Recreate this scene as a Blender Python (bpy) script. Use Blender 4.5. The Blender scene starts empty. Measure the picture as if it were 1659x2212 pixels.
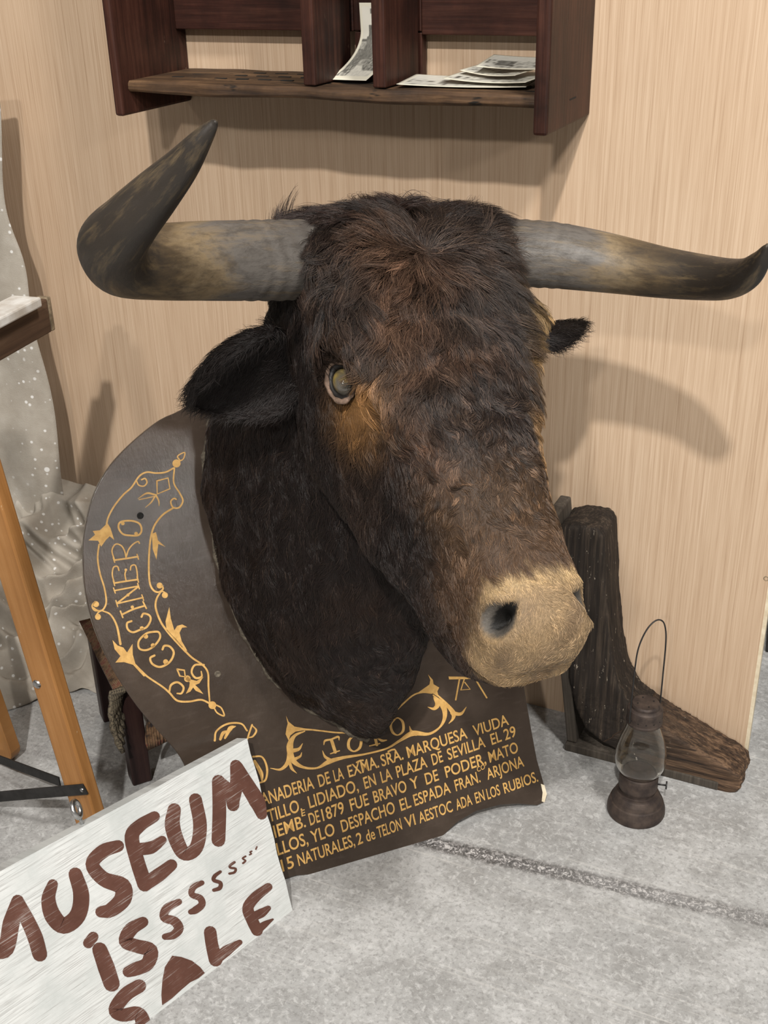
import bpy, bmesh, math, random
import numpy as np
from mathutils import Vector, Matrix, geometry
rng = np.random.default_rng(7)
random.seed(7)
scn = bpy.context.scene

# ------------------------------------------------------------------ camera
FPX, CXP, CYP = 2500.0, 829.5, 1106.0            # focal length and centre of a 1659 x 2212 frame
vd = np.array([130, 4953, FPX]); vd /= np.linalg.norm(vd)
ll = np.array([-5771, 0, FPX]); ll[1] = -(ll[0]*130 + FPX*FPX)/4953; ll /= np.linalg.norm(ll)
AX = -ll; AZ = -vd; AY = np.cross(AZ, AX)
RC = np.array([AX, AY, AZ])                       # world = RC @ (right, down, forward)
CAM = np.array([0, 0, 1.3])
cam_d = bpy.data.cameras.new('camera'); cam = bpy.data.objects.new('camera', cam_d)
scn.collection.objects.link(cam)
m = Matrix.Identity(4)
for i in range(3):
    m[i][0] = RC[i, 0]; m[i][1] = -RC[i, 1]; m[i][2] = -RC[i, 2]; m[i][3] = CAM[i]
cam.matrix_world = m
cam_d.sensor_fit = 'VERTICAL'; cam_d.sensor_height = 36.0; cam_d.lens = 36.0*FPX/2212.0
cam_d.clip_start = 0.02
scn.camera = cam

# ------------------------------------------------------------------ light and exposure
scn.view_settings.view_transform = 'Standard'
scn.view_settings.look = 'None'
scn.view_settings.gamma = 1.0
scn.view_settings.use_curve_mapping = False
scn.view_settings.exposure = 0.20
world = bpy.data.worlds.new('hall'); scn.world = world; world.use_nodes = True
world.node_tree.nodes['Background'].inputs[0].default_value = (1.0, 0.93, 0.84, 1)
world.node_tree.nodes['Background'].inputs[1].default_value = 0.12
def lamp(name, direction, dist, size, power, color=(1, .965, .915), target=(-.55, 1.4, .5)):
    d = bpy.data.lights.new(name, 'AREA'); d.shape = 'DISK'; d.size = size; d.energy = power; d.color = color
    o = bpy.data.objects.new(name, d); scn.collection.objects.link(o)
    v = Vector(direction).normalized(); o.location = Vector(target) + v*dist
    o.rotation_euler = (-v).to_track_quat('-Z', 'Y').to_euler()
    return o
lamp('hall_lamp', (.20, -.72, .72), 5.0, .14, 150)
lamp('hall_lamp', (.16, -.86, .48), 6.0, .20, 62)
lamp('hall_lamp', (.735, -.562, .38), 6.0, .36, 28, target=(-1.0, 1.2, .56))
lamp('hall_lamp', (.45, -.38, .85), 3.8, .45, 80)
lamp('hall_lamp', (-.62, -.55, .72), 5.0, .6, 9)

# ------------------------------------------------------------------ helpers
def ray(u, v): return RC @ np.array([(u-CXP)/FPX, (v-CYP)/FPX, 1.0])
def on_plane(u, v, p, n):
    d = ray(u, v); return CAM + d*(np.dot(np.asarray(p)-CAM, n)/np.dot(d, n))
def on_floor(u, v, z=0.0): return on_plane(u, v, (0, 0, z), np.array([0, 0, 1.0]))
def on_y(u, v, y): return on_plane(u, v, (0, y, 0), np.array([0, 1.0, 0]))
def at_depth(u, v, d): return CAM + ray(u, v)*d
def cat(P, n, closed=False):
    P = np.array(P, float); N = len(P); out = []
    for i in range(N if closed else N-1):
        p0 = P[(i-1) % N] if closed or i > 0 else 2*P[0]-P[1]
        p1 = P[i]; p2 = P[(i+1) % N]
        p3 = P[(i+2) % N] if closed or i+2 < N else 2*P[-1]-P[-2]
        for k in range(n):
            t = k/n
            out.append(.5*(2*p1+(p2-p0)*t+(2*p0-5*p1+4*p2-p3)*t*t+(3*p1-p0-3*p2+p3)*t**3))
    if not closed: out.append(P[-1])
    return np.array(out)
def sstep(a, b, x):
    t = np.clip((x-a)/(b-a), 0, 1); return t*t*(3-2*t)
class MB:
    """collects verts and faces in world coordinates; gc = coordinates used by the materials"""
    def __init__(s): s.v = []; s.f = []; s.g = []
    def add(s, verts, faces, gc=None):
        o = len(s.v); verts = [tuple(map(float, p)) for p in verts]
        s.v += verts; s.f += [tuple(int(i)+o for i in f) for f in faces]
        s.g += [tuple(map(float, p)) for p in (gc if gc is not None else verts)]
        return s
    def box(s, o, ex, ey, ez, bevel=0.0):
        """box spanned from corner o by vectors ex, ey, ez (gc: along ex, ey, ez in metres)"""
        o, ex, ey, ez = [np.asarray(q, float) for q in (o, ex, ey, ez)]
        c = [(i, j, k) for k in (0, 1) for j in (0, 1) for i in (0, 1)]
        le = [np.linalg.norm(e) for e in (ex, ey, ez)]
        vs = [o+ex*i+ey*j+ez*k for i, j, k in c]
        gs = [(i*le[0]+o[0], j*le[1]+o[1], k*le[2]+o[2]) for i, j, k in c]
        return s.add(vs, [(0, 2, 3, 1), (4, 5, 7, 6), (0, 1, 5, 4), (2, 6, 7, 3), (0, 4, 6, 2), (1, 3, 7, 5)], gs)
    def tube(s, pts, rad, seg=12, cap=True, closed=False):
        pts = np.asarray(pts, float); n = len(pts); rad = np.broadcast_to(rad, (n,))
        if closed: tan = np.roll(pts, -1, 0)-np.roll(pts, 1, 0)
        else: tan = np.gradient(pts, axis=0)
        tan /= np.linalg.norm(tan, axis=1)[:, None]+1e-12
        ref = np.array([0, 0, 1.0]) if abs(tan[0][2]) < .9 else np.array([1.0, 0, 0])
        a = np.cross(tan[0], ref); a /= np.linalg.norm(a)
        vs = []; gs = []; L = 0
        for i in range(n):
            a = a-tan[i]*(a@tan[i]); a /= np.linalg.norm(a); b = np.cross(tan[i], a)
            if i: L += np.linalg.norm(pts[i]-pts[i-1])
            for k in range(seg):
                t = 2*math.pi*k/seg
                vs.append(pts[i]+(a*math.cos(t)+b*math.sin(t))*rad[i])
                gs.append((L, math.cos(t)*rad[i], math.sin(t)*rad[i]))
        fs = []
        for i in range(n if closed else n-1):
            j = (i+1) % n
            for k in range(seg):
                k2 = (k+1) % seg
                fs.append((i*seg+k, i*seg+k2, j*seg+k2, j*seg+k))
        if cap and not closed:
            fs.append(tuple(range(seg))[::-1]); fs.append(tuple(range((n-1)*seg, n*seg)))
        return s.add(vs, fs, gs)
    def lathe(s, c, prof, seg=48, crisp=False):
        if crisp:
            q = [prof[0]]
            for (r0, z0), (r1, z1) in zip(prof[:-1], prof[1:]):
                q += [(r0+(r1-r0)*.08, z0+(z1-z0)*.08), (r0+(r1-r0)*.92, z0+(z1-z0)*.92), (r1, z1)]
            prof = q
        c = np.asarray(c, float); vs = []; fs = []; n = len(prof)
        for r, z in prof:
            for k in range(seg):
                t = 2*math.pi*k/seg; vs.append(c+np.array([r*math.cos(t), r*math.sin(t), z]))
        for i in range(n-1):
            for k in range(seg):
                k2 = (k+1) % seg; fs.append((i*seg+k, i*seg+k2, (i+1)*seg+k2, (i+1)*seg+k))
        return s.add(vs, fs)
    def prism(s, poly, depth, gc=None):
        """poly: list of world points of one flat outline, extruded by the vector depth"""
        n = len(poly); poly = [np.asarray(p, float) for p in poly]; d = np.asarray(depth, float)
        tris = geometry.tessellate_polygon([[Vector(p) for p in poly]])
        vs = poly+[p+d for p in poly]
        fs = [tuple(t) for t in tris]+[tuple(i+n for i in t[::-1]) for t in tris]
        fs += [(i, (i+1) % n, (i+1) % n+n, i+n) for i in range(n)]
        g = None if gc is None else list(gc)+list(gc)
        return s.add(vs, fs, g)
    def loft(s, rings, cap=True):
        rings = np.asarray(rings, float); n, k = rings.shape[:2]
        fs = [(i*k+j, i*k+(j+1) % k, (i+1)*k+(j+1) % k, (i+1)*k+j) for i in range(n-1) for j in range(k)]
        if cap: fs += [tuple(range(k))[::-1], tuple(range((n-1)*k, n*k))]
        return s.add(rings.reshape(-1, 3), fs)
    def build(s, name, mat, parent=None, smooth=False, bevel=0.0, origin=None, sub=0):
        org = np.array(parent.location) if parent is not None and parent.type == 'EMPTY' else (np.asarray(origin, float) if origin is not None else np.zeros(3))
        p = parent
        while p is not None and p.parent is not None: p = p.parent
        if p is not None: org = np.array(p.location)
        me = bpy.data.meshes.new(name)
        me.from_pydata([tuple(np.array(v)-org) for v in s.v], [], s.f)
        at = me.attributes.new('gc', 'FLOAT_VECTOR', 'POINT')
        at.data.foreach_set('vector', np.array(s.g, 'f').ravel())
        bm = bmesh.new(); bm.from_mesh(me); bmesh.ops.recalc_face_normals(bm, faces=bm.faces[:])
        bm.to_mesh(me); bm.free()
        if smooth: me.polygons.foreach_set('use_smooth', [True]*len(me.polygons))
        me.materials.append(mat); me.update()
        o = bpy.data.objects.new(name, me); scn.collection.objects.link(o)
        if parent is not None: o.parent = parent
        else: o.location = org
        if bevel:
            b = o.modifiers.new('b', 'BEVEL'); b.width = bevel; b.segments = 2; b.limit_method = 'ANGLE'
        if sub:
            q = o.modifiers.new('s', 'SUBSURF'); q.levels = sub; q.render_levels = sub
        return o
def bake(o):
    """apply the modifiers of a mesh object"""
    dg = bpy.context.evaluated_depsgraph_get(); dg.update()
    me = bpy.data.meshes.new_from_object(o.evaluated_get(dg)); old = o.data
    o.modifiers.clear(); o.data = me; me.name = o.name; bpy.data.meshes.remove(old)
    return o
def co_of(me):
    a = np.empty(len(me.vertices)*3, 'f'); me.vertices.foreach_get('co', a); return a.reshape(-1, 3).astype(float)
def nor_of(me):
    a = np.empty(len(me.vertices)*3, 'f'); me.vertices.foreach_get('normal', a); return a.reshape(-1, 3).astype(float)
def tag(o, label, cat, group=None, kind=None):
    if label: o['label'] = label
    if cat: o['category'] = cat
    if group: o['group'] = group
    if kind: o['kind'] = kind
    return o
def thing(name, loc, label, cat, group=None):
    o = bpy.data.objects.new(name, None); scn.collection.objects.link(o)
    o.location = tuple(map(float, loc)); o.empty_display_size = .05
    return tag(o, label, cat, group)

# ------------------------------------------------------------------ materials
def new_mat(name):
    mt = bpy.data.materials.new(name); mt.use_nodes = True
    nt = mt.node_tree; b = nt.nodes['Principled BSDF']
    return mt, nt, b
def N(nt, t, **kw):
    n = nt.nodes.new(t)
    for k, v in kw.items(): setattr(n, k, v)
    return n
def coords(nt, scale=(1, 1, 1), attr='gc', rot=(0, 0, 0), loc=(0, 0, 0)):
    a = N(nt, 'ShaderNodeAttribute', attribute_name=attr)
    mp = N(nt, 'ShaderNodeMapping'); mp.inputs['Scale'].default_value = scale
    mp.inputs['Rotation'].default_value = rot; mp.inputs['Location'].default_value = loc
    nt.links.new(a.outputs['Vector'], mp.inputs['Vector']); return mp.outputs['Vector']
def noise(nt, vec, scale, detail=4, rough=.55, dist=0.0):
    n = N(nt, 'ShaderNodeTexNoise'); n.inputs['Scale'].default_value = scale; n.inputs['Detail'].default_value = detail
    n.inputs['Roughness'].default_value = rough; n.inputs['Distortion'].default_value = dist
    nt.links.new(vec, n.inputs['Vector']); return n.outputs['Fac']
def ramp(nt, fac, stops, interp='LINEAR'):
    r = N(nt, 'ShaderNodeValToRGB'); cr = r.color_ramp; cr.interpolation = interp
    while len(cr.elements) < len(stops): cr.elements.new(.5)
    for e, (p, c) in zip(cr.elements, stops):
        e.position = p; e.color = (c[0], c[1], c[2], 1) if not np.isscalar(c) else (c, c, c, 1)
    nt.links.new(fac, r.inputs['Fac']); return r.outputs['Color']
def mix(nt, fac, a, b, mode='MIX'):
    x = N(nt, 'ShaderNodeMix', data_type='RGBA', blend_type=mode)
    for sock, v in ((x.inputs[0], fac), (x.inputs[6], a), (x.inputs[7], b)):
        if isinstance(v, (int, float)): sock.default_value = v
        elif isinstance(v, (tuple, list)): sock.default_value = (v[0], v[1], v[2], 1)
        else: nt.links.new(v, sock)
    return x.outputs[2]
def mth(nt, op, a, b=None):
    x = N(nt, 'ShaderNodeMath', operation=op)
    for i, v in enumerate((a, b)):
        if v is None: continue
        if isinstance(v, (int, float)): x.inputs[i].default_value = v
        else: nt.links.new(v, x.inputs[i])
    return x.outputs[0]
def bump(nt, b, h, strength=.3, dist=.002):
    n = N(nt, 'ShaderNodeBump'); n.inputs['Strength'].default_value = strength; n.inputs['Distance'].default_value = dist
    nt.links.new(h, n.inputs['Height']); nt.links.new(n.outputs['Normal'], b.inputs['Normal'])
def wood(name, c0, c1, c2, axis='x', fine=260, rough=.6, bumpy=.25, spots=None, spec=.3, wear=.5):
    """wood with grain along one gc axis; c0 dark, c1 middle, c2 light"""
    mt, nt, b = new_mat(name)
    k = {'x': (.04, 1, 1), 'y': (1, .04, 1), 'z': (1, 1, .04)}[axis]
    v = coords(nt, k)
    f = noise(nt, v, fine, 5, .6); g = noise(nt, v, fine*.18, 4, .6, .6)
    mixf = mth(nt, 'ADD', mth(nt, 'MULTIPLY', f, .5), mth(nt, 'MULTIPLY', g, .5))
    col = ramp(nt, mixf, [(.32, c0), (.5, c1), (.68, c2)])
    big = noise(nt, coords(nt), 9, 5, .65)
    col = mix(nt, mth(nt, 'MULTIPLY', ramp(nt, big, [(.42, 0), (.7, 1)]), wear), col, c0)
    if spots:
        sp = noise(nt, coords(nt, tuple(1 if q == 1 else .30 for q in k), loc=(3, 1, 2)), spots[1], 4, .7)
        col = mix(nt, ramp(nt, sp, [(spots[2], 0), (spots[2]+.04, 1)]), col, spots[0])
    nt.links.new(col, b.inputs['Base Color'])
    b.inputs['Roughness'].default_value = rough; b.inputs['Specular IOR Level'].default_value = spec
    bump(nt, b, mixf, bumpy, .003)
    return mt
def plain(name, col, rough=.6, metal=0, var=.25, scale=40, bumpy=.1, spec=.4, c2=None):
    mt, nt, b = new_mat(name)
    f = noise(nt, coords(nt), scale, 5, .6)
    d = c2 if c2 is not None else tuple(c*(1-var) for c in col)
    nt.links.new(ramp(nt, f, [(.35, d), (.65, col)]), b.inputs['Base Color'])
    b.inputs['Roughness'].default_value = rough; b.inputs['Metallic'].default_value = metal
    b.inputs['Specular IOR Level'].default_value = spec
    bump(nt, b, f, bumpy, .002)
    return mt

def mat_panel():
    mt, nt, b = new_mat('striped_veneer')
    a = noise(nt, coords(nt, (1, 1, .012)), 420, 3, .75)
    c = noise(nt, coords(nt, (1, 1, .010)), 165, 5, .75)
    g = noise(nt, coords(nt, (1, 1, .3)), 3.0, 3, .5)
    f = mth(nt, 'ADD', mth(nt, 'MULTIPLY', a, .62), mth(nt, 'MULTIPLY', c, .38))
    col = ramp(nt, f, [(.30, (.35, .235, .15)), (.44, (.50, .36, .245)), (.60, (.60, .455, .325))])
    col = mix(nt, ramp(nt, g, [(.3, 0), (.75, .35)]), col, (.50, .33, .21))
    nt.links.new(col, b.inputs['Base Color']); b.inputs['Roughness'].default_value = .42
    b.inputs['Specular IOR Level'].default_value = .25
    bump(nt, b, f, .08, .001)
    return mt
def mat_floor(joint_o, joint_d):
    mt, nt, b = new_mat('worn_concrete')
    v = coords(nt)
    big = noise(nt, v, 3.0, 7, .68, .5); med = noise(nt, v, 14, 6, .7); fin = noise(nt, v, 150, 4, .7)
    col = ramp(nt, big, [(.28, (.25, .25, .245)), (.5, (.42, .42, .415)), (.72, (.57, .57, .565))])
    col = mix(nt, ramp(nt, med, [(.40, .0), (.64, .65)]), col, (.25, .245, .235))
    col = mix(nt, ramp(nt, fin, [(.50, .0), (.64, .60)]), col, (.21, .205, .20))
    fl = noise(nt, coords(nt, loc=(2, 4, 1)), 85, 6, .8, .5)
    col = mix(nt, ramp(nt, fl, [(.50, .0), (.64, .70)]), col, (.60, .60, .595))
    for rz, lc, amt in ((.9, (1, 2, 0), .45), (-.5, (4, 1, 0), .35), (-1.25, (2, 7, 0), .40)):
        s = noise(nt, coords(nt, (.5, 26, 1), rot=(0, 0, rz), loc=lc), 4, 4, .6, .3)
        col = mix(nt, ramp(nt, s, [(.62, .0), (.72, amt)]), col, (.60, .585, .56))
    # the scuffed dark joint: a band about a straight line on the slab
    gx = N(nt, 'ShaderNodeSeparateXYZ'); nt.links.new(N(nt, 'ShaderNodeAttribute', attribute_name='gc').outputs['Vector'], gx.inputs[0])
    nx, ny = -joint_d[1], joint_d[0]
    dist = mth(nt, 'ADD', mth(nt, 'MULTIPLY', mth(nt, 'SUBTRACT', gx.outputs[0], float(joint_o[0])), float(nx)),
               mth(nt, 'MULTIPLY', mth(nt, 'SUBTRACT', gx.outputs[1], float(joint_o[1])), float(ny)))
    wob = mth(nt, 'MULTIPLY', mth(nt, 'SUBTRACT', noise(nt, v, 45, 4, .7), .5), .014)
    ad = mth(nt, 'ABSOLUTE', mth(nt, 'ADD', dist, wob))
    band = ramp(nt, ad, [(.010, 1), (.019, 0)])
    grit = ramp(nt, noise(nt, coords(nt, (1, 1, 1), loc=(7, 7, 0)), 150, 3, .8, .8), [(.42, (.045, .042, .041)), (.52, (.19, .18, .178)), (.60, (.60, .58, .57))])
    along = mth(nt, 'ADD', mth(nt, 'MULTIPLY', mth(nt, 'SUBTRACT', gx.outputs[0], float(joint_o[0])), float(joint_d[0])), mth(nt, 'MULTIPLY', mth(nt, 'SUBTRACT', gx.outputs[1], float(joint_o[1])), float(joint_d[1])))
    worn = ramp(nt, mth(nt, 'ADD', mth(nt, 'ADD', along, .1), mth(nt, 'MULTIPLY', big, .2)), [(.0, .25), (.13, .3), (.2, 1.0), (.75, .45)])
    edge = ramp(nt, mth(nt, 'ABSOLUTE', mth(nt, 'SUBTRACT', ad, .011)), [(.0, .55), (.006, 0)])
    col = mix(nt, mth(nt, 'MULTIPLY', band, mth(nt, 'MULTIPLY', worn, .92)), col, grit)
    col = mix(nt, mth(nt, 'MULTIPLY', edge, worn), col, (.07, .065, .06))
    nt.links.new(col, b.inputs['Base Color']); b.inputs['Roughness'].default_value = .55
    b.inputs['Specular IOR Level'].default_value = .25
    bump(nt, b, fin, .12, .001)
    return mt
def mat_plaque():
    mt, nt, b = new_mat('dark_varnished_board')
    v = coords(nt, (.25, 1, 1)); f = noise(nt, v, 120, 5, .6); g = noise(nt, coords(nt), 7, 5, .6)
    col = ramp(nt, g, [(.3, (.034, .024, .018)), (.55, (.052, .038, .029)), (.75, (.082, .061, .048))])
    col = mix(nt, ramp(nt, f, [(.55, 0), (.8, .3)]), col, (.11, .085, .07))
    sc = noise(nt, coords(nt, (30, 2, 1), rot=(0, 0, .5)), 6, 3, .7)
    col = mix(nt, ramp(nt, sc, [(.70, 0), (.78, .25)]), col, (.25, .21, .18))
    nt.links.new(col, b.inputs['Base Color'])
    rgh = ramp(nt, noise(nt, coords(nt, loc=(5, 2, 1)), 5, 4, .6), [(.36, .09), (.64, .24)])
    nt.links.new(rgh, b.inputs['Roughness']); b.inputs['Specular IOR Level'].default_value = .4
    bump(nt, b, noise(nt, coords(nt, (1, .35, 1), rot=(0, 0, .3)), 110, 6, .75), .45, .0011)
    return mt
def mat_sign(name, base_lo, base_hi, scratch, thr):
    mt, nt, b = new_mat(name)
    f = noise(nt, coords(nt, (.025, 1, 1)), 800, 3, .65); g = noise(nt, coords(nt, (.03, 1, 1)), 330, 5, .7, .2)
    big = noise(nt, coords(nt), 13, 5, .65)
    fg = mth(nt, 'ADD', mth(nt, 'MULTIPLY', f, .5), mth(nt, 'MULTIPLY', g, .5))
    col = ramp(nt, big, [(.35, base_lo), (.65, base_hi)])
    k = mth(nt, 'ADD', fg, mth(nt, 'MULTIPLY', mth(nt, 'SUBTRACT', big, .5), .35))
    col = mix(nt, ramp(nt, k, [(thr, 0), (thr+.12, .62)]), col, scratch)
    nt.links.new(col, b.inputs['Base Color']); b.inputs['Roughness'].default_value = .7
    b.inputs['Specular IOR Level'].default_value = .2
    bump(nt, b, fg, .25, .002)
    return mt
def mat_horn():
    mt, nt, b = new_mat('horn_keratin')
    sp = N(nt, 'ShaderNodeSeparateXYZ'); nt.links.new(N(nt, 'ShaderNodeAttribute', attribute_name='gc').outputs['Vector'], sp.inputs[0])
    v = coords(nt, (.35, 1, 1), attr='gl')
    n1 = noise(nt, v, 24, 6, .7, .6); n2 = noise(nt, v, 95, 6, .75, .3); n3 = noise(nt, coords(nt, (.12, 1, 1), attr='gl'), 110, 5, .65)
    t = mth(nt, 'ADD', sp.outputs[0], mth(nt, 'MULTIPLY', mth(nt, 'SUBTRACT', n1, .5), .5))
    col = ramp(nt, t, [(.0, (.085, .076, .068)), (.28, (.125, .112, .10)), (.39, (.21, .155, .092)), (.48, (.10, .070, .040)), (.60, (.042, .033, .025)), (.98, (.024, .019, .015))])
    col = mix(nt, ramp(nt, n3, [(.50, 0), (.75, .55)]), col, (.23, .16, .08))
    col = mix(nt, ramp(nt, n2, [(.46, 0), (.66, .55)]), col, (.030, .024, .02))
    tip = ramp(nt, sp.outputs[0], [(.975, 0), (.99, 1)])
    nt.links.new(col, b.inputs['Base Color'])
    nt.links.new(ramp(nt, n2, [(.3, .40), (.7, .6)]), b.inputs['Roughness']); b.inputs['Specular IOR Level'].default_value = .38
    rough_base = ramp(nt, sp.outputs[0], [(.0, 1), (.3, .15)])
    bump(nt, b, mth(nt, 'MULTIPLY', mth(nt, 'ADD', n2, mth(nt, 'MULTIPLY', n3, .6)), rough_base), .7, .004)
    return mt
def mat_attr(name, rough=.6, spec=.3, attr='tint', bscale=250, bstr=.2, detail=.25):
    mt, nt, b = new_mat(name)
    a = N(nt, 'ShaderNodeAttribute', attribute_name=attr)
    f = noise(nt, coords(nt), bscale, 4, .65)
    col = mix(nt, detail, a.outputs['Color'], ramp(nt, f, [(.3, .15), (.7, 1.0)]), 'MULTIPLY') if detail else a.outputs['Color']
    nt.links.new(col, b.inputs['Base Color'])
    b.inputs['Roughness'].default_value = rough; b.inputs['Specular IOR Level'].default_value = spec
    if bstr: bump(nt, b, f, bstr, .002)
    return mt
def mat_canvas():
    mt, nt, b = new_mat('paint_spattered_canvas')
    v = coords(nt)
    g = noise(nt, v, 16, 5, .6); w = noise(nt, v, 600, 2, .5)
    col = ramp(nt, g, [(.3, (.30, .265, .22)), (.6, (.385, .35, .30)), (.8, (.45, .42, .38))])
    vo = N(nt, 'ShaderNodeTexVoronoi'); vo.inputs['Scale'].default_value = 55; nt.links.new(v, vo.inputs['Vector'])
    vo2 = N(nt, 'ShaderNodeTexVoronoi'); vo2.inputs['Scale'].default_value = 17; nt.links.new(v, vo2.inputs['Vector'])
    zone = ramp(nt, noise(nt, coords(nt, loc=(2, 2, 2)), 5, 3, .5), [(.38, 0), (.52, 1)])
    s1 = mth(nt, 'MULTIPLY', ramp(nt, vo.outputs['Distance'], [(.13, 1), (.20, 0)]), zone)
    s2 = mth(nt, 'MULTIPLY', ramp(nt, vo2.outputs['Distance'], [(.08, 1), (.105, 0)]), zone)
    col = mix(nt, mth(nt, 'MULTIPLY', mth(nt, 'MAXIMUM', s1, s2), .85), col, (.72, .71, .69))
    nt.links.new(col, b.inputs['Base Color']); b.inputs['Roughness'].default_value = .85
    b.inputs['Specular IOR Level'].default_value = .1
    bump(nt, b, mth(nt, 'ADD', w, mth(nt, 'MULTIPLY', g, 2)), .25, .003)
    return mt
def mat_tapestry():
    mt, nt, b = new_mat('woven_rug')
    w = N(nt, 'ShaderNodeTexWave'); w.inputs['Scale'].default_value = 95; w.inputs['Distortion'].default_value = 1.5
    nt.links.new(coords(nt), w.inputs['Vector'])
    g = noise(nt, coords(nt), 70, 3, .6)
    col = ramp(nt, g, [(.30, (.03, .02, .018)), (.42, (.16, .085, .04)), (.55, (.27, .16, .085)), (.66, (.20, .05, .035)), (.78, (.33, .24, .13))])
    col = mix(nt, .45, col, ramp(nt, w.outputs['Fac'], [(.2, .25), (.8, 1)]), 'MULTIPLY')
    nt.links.new(col, b.inputs['Base Color']); b.inputs['Roughness'].default_value = .9
    bump(nt, b, w.outputs['Fac'], .6, .004)
    return mt
def mat_glass():
    mt, nt, b = new_mat('dusty_glass')
    b.inputs['Transmission Weight'].default_value = 1.0; b.inputs['Roughness'].default_value = .02
    b.inputs['IOR'].default_value = 1.45; b.inputs['Base Color'].default_value = (.95, .93, .88, 1)
    d = N(nt, 'ShaderNodeBsdfDiffuse'); d.inputs['Color'].default_value = (.42, .36, .29, 1)
    tr = N(nt, 'ShaderNodeMixShader')
    f = ramp(nt, noise(nt, coords(nt), 30, 4, .6), [(.3, .005), (.75, .035)])
    nt.links.new(f, tr.inputs[0]); nt.links.new(b.outputs[0], tr.inputs[1]); nt.links.new(d.outputs[0], tr.inputs[2])
    nt.links.new(tr.outputs[0], nt.nodes['Material Output'].inputs['Surface'])
    return mt
def mat_fur():
    mt, nt, b = new_mat('bull_hair')
    a = N(nt, 'ShaderNodeAttribute', attribute_name='tint')
    nt.links.new(a.outputs['Color'], b.inputs['Base Color'])
    b.inputs['Roughness'].default_value = .42; b.inputs['Specular IOR Level'].default_value = .35
    return mt

M_dark_shelf = wood('dark_stained_wood', (.010, .005, .004), (.042, .015, .010), (.085, .034, .022), 'z', 190, .5, .4, ((.16, .10, .07), 60, .70), spec=.22, wear=.8)
M_dark_rail = wood('dark_stained_rail', (.012, .006, .005), (.045, .016, .011), (.085, .034, .022), 'x', 190, .5, .4, spec=.22, wear=.8)
M_shelf_board = wood('worn_shelf_wood', (.018, .011, .008), (.10, .055, .028), (.26, .15, .075), 'x', 150, .65, .7, ((.012, .009, .007), 26, .57), wear=.85)
M_timber = wood('weathered_timber', (.008, .006, .005), (.022, .016, .012), (.085, .062, .044), 'z', 260, .8, 1.0, ((.33, .28, .22), 210, .655), wear=.3)
M_timber_h = wood('weathered_timber_foot', (.020, .014, .010), (.065, .042, .028), (.15, .095, .058), 'x', 200, .78, 1.0, wear=.3)
M_timber_strip = wood('grey_timber_strip', (.030, .025, .020), (.07, .058, .046), (.125, .105, .085), 'z', 180, .8, .5)
M_orange = wood('varnished_orange_wood', (.24, .105, .030), (.37, .175, .058), (.47, .25, .10), 'x', 90, .45, .25, ((.62, .50, .33), 150, .72), wear=.3)
M_worn_brown = wood('worn_brown_wood', (.055, .03, .02), (.13, .075, .045), (.22, .14, .09), 'x', 100, .65, .4)
M_end_grain = plain('split_end_grain', (.33, .25, .16), .8, var=.55, scale=90, bumpy=.6)
M_white_paint = plain('chipped_white_paint', (.78, .77, .74), .6, scale=25, c2=(.50, .45, .39), bumpy=.3)
M_mahog = wood('mahogany_leg', (.012, .006, .006), (.028, .013, .012), (.05, .025, .02), 'z', 120, .4, .2)
M_iron = plain('dark_iron', (.045, .043, .042), .5, .5, .4, 60, .15)
M_steel = plain('zinc_steel', (.62, .62, .62), .3, 1.0, .2, 60, .05)
M_rust = plain('rusted_tin', (.085, .062, .050), .62, .35, scale=55, c2=(.038, .028, .025), bumpy=.35)
M_gold = plain('ochre_gilding', (.60, .36, .115), .5, .0, scale=120, c2=(.46, .26, .075), bumpy=.15, spec=.35)
M_pale_edge = plain('pale_plywood_edge', (.74, .66, .50), .6, scale=60, c2=(.60, .50, .35))
M_putty = plain('dusty_putty', (.16, .135, .10), .9, scale=150, c2=(.05, .04, .03), bumpy=.8)
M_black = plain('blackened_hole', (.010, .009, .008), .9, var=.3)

# ------------------------------------------------------------------ setting
J0 = on_floor(940, 1822); J1 = on_floor(1659, 1990); jd = (J1-J0)[:2]/np.linalg.norm((J1-J0)[:2])
fl = MB()
nx = 40
fl.add([(-4, -1.5, 0), (4, -1.5, 0), (4, 6, 0), (-4, 6, 0), (-4, -1.5, -.1), (4, -1.5, -.1), (4, 6, -.1), (-4, 6, -.1)],
       [(0, 1, 2, 3), (4, 7, 6, 5), (0, 4, 5, 1), (1, 5, 6, 2), (2, 6, 7, 3), (3, 7, 4, 0)])
tag(fl.build('floor', mat_floor(J0, jd)), 'grey worn concrete floor with a dark scuffed joint', 'floor', kind='structure')
YP = 1.702
PX1 = on_floor(1605, 1636)[0]
wl = MB(); wl.box((-2.3, YP, 0.0), (PX1+2.3, 0, 0), (0, .016, 0), (0, 0, 1.9))
wall = tag(wl.build('wall_back', mat_panel()), 'pale beige striped wood veneer partition panel behind the bull head', 'wall', kind='structure')
ed = MB(); ed.box((PX1, YP+.0004, 0), (.006, 0, 0), (0, .0155, 0), (0, 0, 1.9)); ed.build('edge_strip', M_pale_edge, wall)
for (u, v) in ((1575, 1603), (1655, 1250)):
    p = on_y(u, v, YP); s = MB()
    s.lathe((0, 0, 0), [(0.0, -.0004), (.0022, -.0002), (.0036, .0006), (.0040, .0004), (.0044, 0)], 20)
    s.v = [(p[0]+a, YP-c, p[2]+b_) for a, b_, c in s.v]; s.build('screw_hole', M_end_grain, wall, True)

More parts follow.
